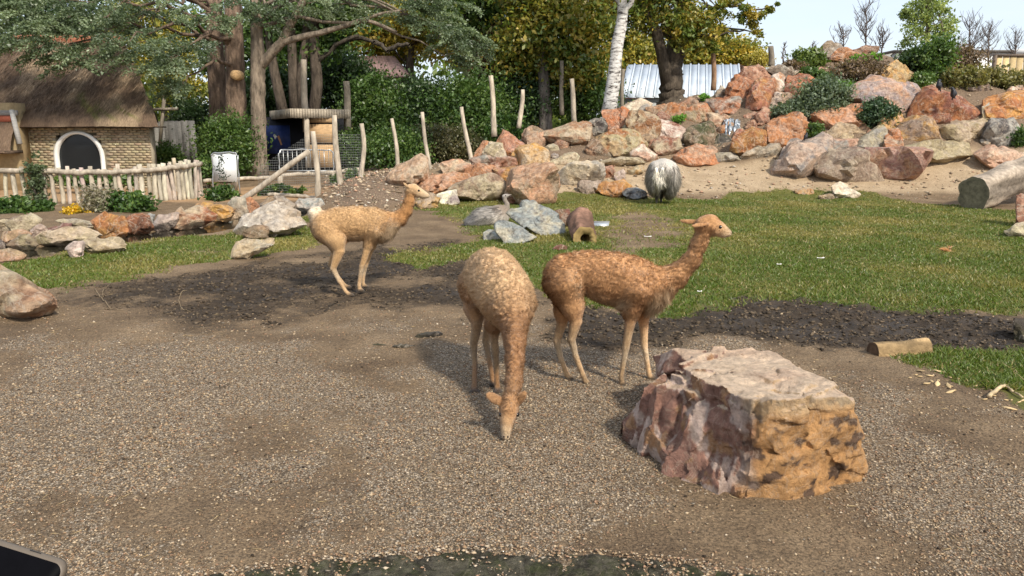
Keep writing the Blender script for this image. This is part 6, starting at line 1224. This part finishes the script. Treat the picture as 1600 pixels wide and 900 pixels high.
# oak
root, PP, RR = tree('old oak with a forked dark trunk and yellowing leaves', [(1050,165,32,19),(1049,140,32,17),(1050,110,32,16),(1055,80,32,14),(1062,40,32,12),(1070,0,32,11),(1075,-60,32,8)],
    [(1040,20,32,60,36,50),(985,10,32,55,40,45),(1100,45,31.5,45,26,35),(1075,68,31,34,16,25),(1140,15,31,40,16,25),(1120,62,31.5,30,14,20),(1175,32,31,24,16,16),(1205,14,31,20,9,12),(1190,52,31,16,7,9),(1040,-50,32,110,50,80),(965,60,32,24,30,20)], AUT, 25500, 0.072, 51, bark=np.array([.12,.095,.07]), nlimb=24, cl=.28, wob=.09)
mb = MB(); oo = np.array(root.location); f0 = at(1042,122,31.9)
mb.tube([at(1046,140,31.95),at(1040,110,31.8),at(1034,82,31.7),at(1026,52,31.6),at(1010,20,31.5),at(996,-20,31.4)], [.30,.27,.23,.2,.16,.12], 12, (.12,.095,.07), .06); limb(mb, at(1060,62,31.9), at(1120,56,31.4), .12, .05, (.11,.09,.07), 3, .05); limb(mb, at(1066,20,31.9), at(1205,12,31), .12, .02, (.11,.09,.07), 4, .05, 12); limb(mb, at(1120,56,31.4), at(1188,50,31), .05, .015, (.11,.09,.07), 5, .08)
mb.build('limb', M_BARK, root, True, oo)
# birch
m, nt, b = newmat('birch_bark'); k = noise(nt, 4.5, 6, .7, vec=stretch(nt, 1, 1, 3.2)); c = ramp(nt, k, [(.40,(.07,.06,.055)),(.47,(.45,.43,.40)),(.6,(.68,.66,.62))]); nt.links.new(c, b.inputs['Base Color']); bump(nt, b, k, .4, .02); M_BIRCH = m
o = at(955,172,27.6); root = empty('birch_tree', o, 'leaning white-barked birch above the boulders', 'tree'); mb = MB(); mb.tube([at(x,y,27.6) for x,y in ((951,178),(954,160),(957,138),(960,115),(962,92),(965,68),(970,44),(973,22),(972,0),(966,-30),(962,-70))], np.array([13,11.5,10.5,10,9.5,9.3,9,8,7.5,6.5,5])*mpp(o), 14, (.5,.5,.5), .04); limb(mb, at(972,25,27.6), at(996,-14,27.4), .13, .07, (.5,.5,.5), 3, .02); limb(mb, at(971,8,27.6), at(950,-20,27.8), .1, .05, (.5,.5,.5), 4, .02); mb.build('trunk', M_BIRCH, root, True, o)
L, K, CC = clumps([pxblob(b) for b in ((960,-60,27.6,70,45,50),(1000,-40,27.4,50,40,40),(930,-30,27.8,40,35,35))], 5000, 77, .3, .4); V, Q, cc = leafquads(L, .06, palette(AUT,len(L),K,r), 78); put('crown', mesh('crown', V-o, Q, None, cc, smooth=False), M_LEAF, root)
# young tree and bare ones on the mound
tree('slender young tree with pale green leaves on the mound', [(1449,128,31,3.2),(1449,90,31,2.8),(1451,50,31,2.2),(1452,0,31,1.5),(1452,-25,31,1)], [(1432,50,31,22,40,20),(1468,60,31,22,34,20),(1450,10,31,30,30,25),(1448,95,31,34,20,20),(1480,30,31,14,16,12),(1418,25,31,12,18,12)], PALEG, 7140, 0.054, 61, nlimb=30, cl=.32, shell=.3, bark=np.array([.2,.17,.12]))
def bare(lab, px, y0, y1, Y, w, seed, n=26, spread=.45, col=(.13,.10,.085), name='bare_tree', cat='bare tree'):
    a, t = at(px,y0,Y), at(px,y1,Y); H = t[2]-a[2]; root = empty(name, a, lab, cat); r = np.random.default_rng(seed); mb = MB(); mb.tube([a-[0,0,.3],a+(t-a)*.5+[.04*r.normal(),0,0],t], [.035,.022,.006], 6, col)
    for i in range(n):
        f = .12+.75*r.random(); p = a+(t-a)*f; an = r.random()*6.28; L = w*mpp(a)*(1.05-f*.75)*(.5+.6*r.random()); e = p+np.array([math.cos(an)*L, math.sin(an)*L*.6, L*(.9+.6*r.random())]); P = limb(mb, p, e, .016, .006, col, seed*7+i, -.08)
        for j in range(5):
            q = P[r.integers(2,len(P))]; mb.tube([q, q+np.array([r.normal()*.14, r.normal()*.1, .1+.28*r.random()])*(H/2)], [.007,.004], 4, col, cap=False)
    mb.build('branches', M_BARK, root, True, a)
bare('tall leafless sapling on top of the mound', 1353, 90, 0, 30.5, 28, 1); bare('low leafless shrub left of the tall sapling', 1318, 88, 45, 30.5, 26, 2, 18); bare('leafless shrub right of the tall sapling', 1376, 92, 35, 30.5, 20, 3, 16)
bare('spreading leafless shrub right of the young tree', 1515, 112, 28, 31, 40, 4, 30); bare('leafless shrub before the white hall', 1545, 112, 40, 32, 30, 5, 22); bare('leafless shrub above the yellow board fence', 1586, 100, 42, 37, 22, 6, 20); bare('tiny leafless twiggy shrub on the skyline', 1226, 103, 66, 29, 8, 8, 8); bare('thin leafless stem beside the dark outcrop', 1270, 95, 66, 29, 8, 9, 9)

# ---- conifers with heavy trunks
def spray(o, d, L, r, up=.1):
    """flat drooping conifer branchlet: positions and directions of needle tufts"""
    d = d/np.linalg.norm(d); sdv = np.cross(d,[0,0,1.]); sdv /= np.linalg.norm(sdv)+1e-9; n = 15; P = []; D = []
    for i in range(n):
        t = (i+.5)/n; b = o+d*L*t+np.array([0,0,up*L*t-.55*L*t*t]); ll = L*.42*(1-t*.75)
        for s in (-1,1):
            k = np.linspace(.1,1,6)[:,None]; q = b+(sdv*s*.85+d*.55)*ll*k+np.array([0,0,-.22*ll])*k**2; P.append(q); D.append(np.tile(sdv*s*.7+d*.6-np.array([0,0,.25]),(6,1)))
    return np.concatenate(P), np.concatenate(D)
def needles(P, D, r, pal, L=.085, W=.022):
    n = len(P); P = P+r.normal(size=(n,3))*.03; D = D+r.normal(size=(n,3))*.45; D /= np.linalg.norm(D,axis=1)[:,None]; s = np.cross(D, r.normal(size=(n,3))); s /= np.linalg.norm(s,axis=1)[:,None]; l = (L*(.6+.8*r.random(n)))[:,None]; w = (W*(.6+.8*r.random(n)))[:,None]
    V = np.stack([P-s*w*.5, P+D*l*.5-s*w, P+D*l, P+D*l*.5+s*w],1).reshape(-1,3); return V, np.arange(n*4).reshape(-1,4)
def conifer(label, trunk, masses, seed, pal=CEDAR, L0=.9, bark=BK1, limbs=(), group='conifers with bare trunks', extra=None):
    r = np.random.default_rng(seed); T = [(at(t[0],t[1],t[2]), t[3]*mpp(at(t[0],t[1],t[2]))) for t in trunk]; o = T[0][0].copy(); root = empty('cedar_tree', o, label, 'tree', group); mb = MB(); P = np.array([t[0] for t in T]); R = np.array([t[1] for t in T]); q = np.linspace(0,1,len(P)*6); tt = np.linspace(0,1,len(P)); PP = np.stack([np.interp(q,tt,P[:,i]) for i in range(3)],-1); PP[0,2] -= .3; RR = np.interp(q,tt,R)*(1+.2*np.exp(-q*18)); mb.tube(PP, RR, 18, bark, .05); NP = []; ND = []; NK = []
    for pts, ra, rb in limbs:
        W = np.array([at(*p) for p in pts]); qq = np.linspace(0,1,len(W)*4); W = np.stack([np.interp(qq,np.linspace(0,1,len(W)),W[:,i]) for i in range(3)],-1); mb.tube(W, np.linspace(ra,rb,len(W)), 10, bark*1.1, .04)
    for px,py,Y,rx,ry,n in masses:
        n = max(5, int(n*.72))
        c = at(px,py,Y); s = mpp(c); j = np.argmin(np.abs(PP[:,2]-(c[2]+.8))); limb(mb, PP[j], c+np.array([0,.1,.0]), .07, .02, bark*.9, seed+int(px), .12, 9)
        for i in range(n):
            p = c+np.clip(r.normal(size=3)*.5,-1.1,1.1)*np.array([rx*s, (rx+ry)*.3*s, ry*s]); d = (p-PP[j])*np.array([1,1,0]); d /= np.linalg.norm(d)+1e-9; d = d+r.normal(size=3)*np.array([.7,.7,.1]); a, dd = spray(p, d, L0*(.55+.7*r.random()), r, .1+.15*r.random()); NP.append(a); ND.append(dd); NK.append(np.full(len(a), r.random()))
            if i % 3 == 0: limb(mb, c, p, .02, .008, bark*.8, seed+i, .05, 4)
    if NP:
        NP, ND, NK = np.concatenate(NP), np.concatenate(ND), np.concatenate(NK); V, Q = needles(NP, ND, r, pal); cc = np.repeat(palette(pal,len(NP),NK*.6+.4*r.random(len(NP)),r),4,0); put('crown', mesh('crown', V-o, Q, None, cc, smooth=False), M_LEAF, root)
    mb.build('trunk', M_BARK, root, True, o)
    if extra: extra(root, o)
    return root
RB = np.array([.25,.175,.125])
def sawn(root, o):
    p = at(368,117,25.85); mb = MB().tube([p+[0,.35,0],p+[.0,-.06,0]], [.17,.15], 18, (.8,.52,.26)); mb.build('sawn_knot', M_CUT, root, True, o)
conifer('thick straight conifer trunk with a round sawn knot', [(370,272,26.3,17),(369,180,26.3,15.5),(367,90,26.3,14),(364,0,26.3,13),(362,-80,26.3,11),(360,-160,26.3,8)], [(300,75,24,45,32,26),(262,95,23,40,26,24),(285,130,23.5,32,18,16),(330,20,25,40,30,14),(400,10,25,40,25,14)], 71, bark=RB, limbs=(([(362,70,26.2),(352,60,26),(345,35,25.8),(325,-5,25.5)],.14,.09),), extra=sawn)
conifer('conifer trunk half hidden behind the one with the sawn knot', [(345,272,27.3,14),(341,180,27.3,13.5),(337,90,27.3,12.5),(334,0,27.3,11),(332,-120,27.3,8)], [(215,30,24,60,32,30),(130,35,22.5,60,34,40),(60,40,22,55,30,34),(20,70,21.7,40,14,16),(110,80,22,36,22,20),(190,75,22.5,40,30,16),(240,20,25,60,30,18),(100,0,22.5,110,20,24),(25,10,22.5,50,20,14)], 72, bark=RB*.85)
conifer('conifer with a forking limb sweeping across the sky gap', [(405,268,25.4,12),(404,200,25.4,11.5),(403,140,25.4,11),(403,100,25.4,11),(401,50,25.4,9),(400,0,25.4,8),(398,-100,25.4,6)], [(470,8,25,40,16,14),(560,5,25,50,18,16),(640,25,24.5,36,22,22),(690,48,24.2,30,22,26),(700,85,24.2,18,20,16),(720,60,24.2,14,26,10),(660,0,24.5,50,16,16),(420,20,25,30,20,10),(600,-20,25,80,20,14)], 73, bark=np.array([.27,.215,.16]), limbs=(([(406,104,25.4),(425,82,25.2),(441,65,25.1),(452,40,25),(468,15,24.9),(478,-10,24.8)],.17,.10),([(441,66,25.1),(470,58,25),(505,50,24.9),(540,40,24.8),(568,30,24.7),(592,38,24.6),(620,50,24.4)],.11,.04),([(568,30,24.7),(600,20,24.5),(640,15,24.3)],.05,.03)))
multi = empty('multi_stem_tree', at(465,190,29.5), 'cluster of dark stems growing together behind the kiosk roof', 'tree'); mo_ = at(465,190,29.5)
for pts, w in (([(447,200),(437,150),(428,110),(420,60),(410,0)],9),([(462,200),(458,120),(455,40),(452,-30)],9),([(474,200),(470,120),(478,60),(484,-20)],9),([(488,200),(496,130),(490,60),(495,0),(500,-40)],10)): MB().tube([at(x,y,29.5) for x,y in pts], np.linspace(w,w*.6,len(pts))*mpp(mo_), 12, BK1*.8, .05).build('trunk', M_BARK, multi, True, mo_)
mb = MB()
for i, (a_, b_) in enumerate((((494,100),(560,55)),((545,62),(585,66)),((470,60),(520,20)),((585,66),(605,80)),((605,80),(640,70)))): limb(mb, at(*a_,29.5), at(*b_,29), .1, .06, BK2, i, .08)
mb.build('branches', M_BARK, multi, True, mo_); L, K, CC = clumps([pxblob(b) for b in ((455,20,29.5,70,40,40),(540,10,29.5,60,35,40),(500,70,30,50,30,30))], 6000, 81, .35, .4); V, Q, cc = leafquads(L, .10, palette(GREEN,len(L),K,r), 82); put('crown', mesh('crown', V-mo_, Q, None, cc, smooth=False), M_LEAF, multi)

# ---- hedges, ivy and shrubs
GH = 'dark evergreen shrubs and ivy'
for i, (lab, px, py, Y, rx, ry, n, pal, lf) in enumerate((
 ('tall ivy-clad hedge right of the kiosk', 592,182,30,42,62,9000,IVY,.10), ('dark hedge behind the first thin poles', 650,185,31,52,60,8000,DARKG,.10), ('dense evergreen hedge behind the leaning pole', 735,180,30.5,62,66,10000,IVY,.10),
 ('low dark shrub between the hedge and the leafy tree', 812,165,31.5,40,46,6000,DARKG,.10), ('green shrub under the pole left of the birch', 915,150,31.5,44,40,6000,IVY,.09), ('leafy shrub filling the foot of the hedge by the pink boulder', 620,235,26,44,34,6000,IVY,.08),
 ('ivy mass climbing the conifer trunks', 358,228,25.2,36,44,11000,IVY,.075), ('dark spiky evergreen between the house and the ivy', 300,205,28,28,50,6000,DARKG,.08), ('low green shrub against the plank fence', 262,245,25.5,22,18,2500,IVY,.07),
 ('brushwood and bramble thicket behind the leaning pole', 690,225,27,60,28,5000,[(.03,.035,.015),(.06,.06,.025),(.09,.075,.04)],.08), ('ivy spreading at the foot of the kiosk boards', 556,238,27.6,22,32,4000,IVY,.08), ('dark understorey shrub behind the kiosk', 440,150,32,60,40,6000,DARKG,.12), ('shrub screen behind the kiosk end', 540,130,32,40,40,5000,DARKG,.12), ('fern-like shrub left of the grey-green standing stone', 790,200,27,28,18,3000,LIME[:1]+IVY,.09))):
    bush(lab, px, py, Y, rx, ry, int(n*1.9), pal, lf*.62, 200+i, group=GH, cl=.33, shell=.35)
GM_ = 'shrubs growing on the rock mound'
for i, (lab, px, py, rx, ry, n, pal, lf) in enumerate((
 ('big grey-green bush sprawling over the boulders', 1288,152,36,28,5200,GREYG,.06), ('dark green bush right of the big orange-pink boulder', 1370,178,27,21,4000,[(.02,.04,.02),(.045,.075,.035)],.055), ('grey-green trailing bush above the orange square block', 1235,172,36,14,3000,GREYG,.055), ('brown heather-like shrub below the crest', 1345,112,44,20,4500,BRWN,.06),
 ('green fern patch left of the dark outcrop', 1262,96,30,14,2200,[(.05,.08,.02),(.10,.13,.03)],.08), ('green fern patch below the peak boulder', 1352,95,26,9,1500,LIME,.08), ('bright green weeds between the grey block and the bush', 1314,134,14,9,1200,LIME,.06), ('green tuft left of the perching birds', 1440,127,18,12,1800,IVY,.06),
 ('ivy bush under the young tree', 1462,95,22,38,4500,IVY,.07), ('dark leafy bush at the foot of the young tree', 1425,98,22,20,2800,DARKG,.07), ('olive hedge along the top of the mound', 1520,122,50,16,4500,OLIVE,.07), ('olive hedge at the frame edge', 1590,126,34,14,3000,OLIVE,.07), ('twiggy bush before the white hall', 1500,95,30,20,2200,BRWN,.06),
 ('yellow grass tussock on the crest', 1188,92,22,14,2200,[(.16,.15,.03),(.30,.24,.06)],.08), ('dark green shrub before the oak foot', 1030,142,36,16,3000,DARKG,.07), ('thin shrub before the metal roof', 1092,132,18,22,1100,DARKG,.06), ('small shrub between the metal roof and the boulders', 1132,126,16,12,1500,IVY,.06), ('bright green fern beside the pale flat stone', 1001,169,15,8,1400,LIME,.05), ('bright green weed under the brown wedge rock', 1060,186,9,8,800,LIME,.05), ('small green weed near the thin shrub', 1100,154,9,6,700,LIME,.05),
 ('green leafy plant in the gap by the orange square block', 1275,206,11,12,1200,IVY,.05), ('leafy plant at the frame edge under the pink slab', 1592,216,12,14,1400,IVY,.06), ('green shrub behind the crest rock', 1270,118,22,10,1500,IVY,.06), ('brown dead fronds below the dark outcrop', 1240,104,20,10,1300,BRWN,.06))):
    bush(lab, px, py, None, rx, ry, int(n*1.4), pal, lf*.8, 240+i, group=GM_, cl=.33, shell=.25)
GF = 'plants along the picket fence'
for i, (lab, px, py, Y, rx, ry, n, pal, lf) in enumerate((
 ('green leafy plants at the frame edge by the stream', 32,329,17.0,46,18,4600,LIME[:1]+IVY,.05), ('grey-brown lavender bush beside the yellow flowers', 152,314,17.0,20,26,4200,[(.10,.085,.06),(.17,.15,.11),(.12,.14,.07)],.035), ('fresh green perennials right of the lavender', 203,321,17.2,38,18,4600,LIME[:1]+IVY,.05),
 ('clump of bright yellow flowers by the stream stones', 118,332,16.7,22,10,1500,YFL,.032), ('dark trailing climber on the picket fence', 55,285,18.5,13,44,1600,[(.03,.045,.02),(.07,.09,.045)],.045), ('low green border behind the pickets', 150,282,21.5,95,8,4200,IVY,.06), ('green weeds beside the sign board', 345,305,19.6,24,12,2000,LIME[:1]+IVY,.05), ('weeds along the low rail', 440,297,20.5,34,9,2000,IVY,.05), ('weeds at the foot of the thick pole', 545,282,21.8,26,10,1800,IVY,.05), ('small green shrub left of the sign board', 322,268,23,14,22,2200,IVY,.06))):
    bush(lab, px, py, Y, rx, ry, n, pal, lf, 280+i, name='plant', cat='plant', group=GF, cl=.35, shell=.2, stems=4)
bush('brown dried grass tuft on the lawn', 1480,389,None,8,6,260,[(.25,.13,.06),(.35,.2,.1)],.03,299,'dry_tuft','tuft',None,2,asp=.15,nb=(0,0,0))
# plank fence behind the house corner
pl = empty('plank_fence', at(262,220,27)*np.array([1,1,0]), 'grey weathered plank fence at the corner of the house', 'fence'); plo = at(262,220,27)*np.array([1,1,0])
for i, px in enumerate(np.arange(236,300,5.2)): a, c = at(px,262,27), at(px+4.6,188+2*rng.random(),27); MB().box((a[0],27+.03*rng.random(),.1),(c[0],27.06,c[2]),np.array([.26,.25,.23])*(1+.12*rng.normal())).build('plank', M_WOOD, pl, False, plo)
MB().tube([at(250,225,26.8),at(257,148,26.8)], .06, 8, PALE*.75).build('post', M_POLE, pl, True, plo); MB().tube([at(240,171,26.7),at(278,170,26.7)], .05, 8, PALE*.75).build('cross_bar', M_POLE, pl, True, plo)
# waterfall
m, nt, b = newmat('falling_water'); b.inputs['Base Color'].default_value = (.5,.55,.6,1); b.inputs['Roughness'].default_value = .1; b.inputs['Specular IOR Level'].default_value = .7; f = ramp(nt, noise(nt, 9, 6, .7, vec=stretch(nt, 3, 1, .5)), [(.38,(.03,.035,.04)),(.5,(.16,.19,.22)),(.62,(.8,.84,.88))]); nt.links.new(f, b.inputs['Base Color']); M_FALL = m
wf_ = empty('waterfall', at(1140,235,24.3), 'small waterfall dropping between dark wet rocks on the mound', 'waterfall'); wfo = at(1140,235,24.3)
for k in range(15):
    px = 1131+rng.random()*24; a = at(px+3*rng.random(),186+3*rng.random(),25.2-.02*k); P = [a, a+[-.03,-.12,-.02], at(px,200,24.7-.01*k), at(px-3+4*rng.random(),232+3*rng.random(),24.45-.01*k)]; MB().tube(P, [.03,.045,.05,.03], 6, (.5,.5,.5), .25).build('water_strand', M_FALL, wf_, True, wfo)
boulder('wet black rock behind the falling water','k','k',S('1112,192 1160,183 1200,186 1202,212 1150,240 1108,236'),650,Y0=25.0,thick=.4); boulder('wet black shelf beneath the falling water','k','m',S('1104,228 1128,215 1150,222 1148,240 1120,242'),651,Y0=24.0,thick=.6)
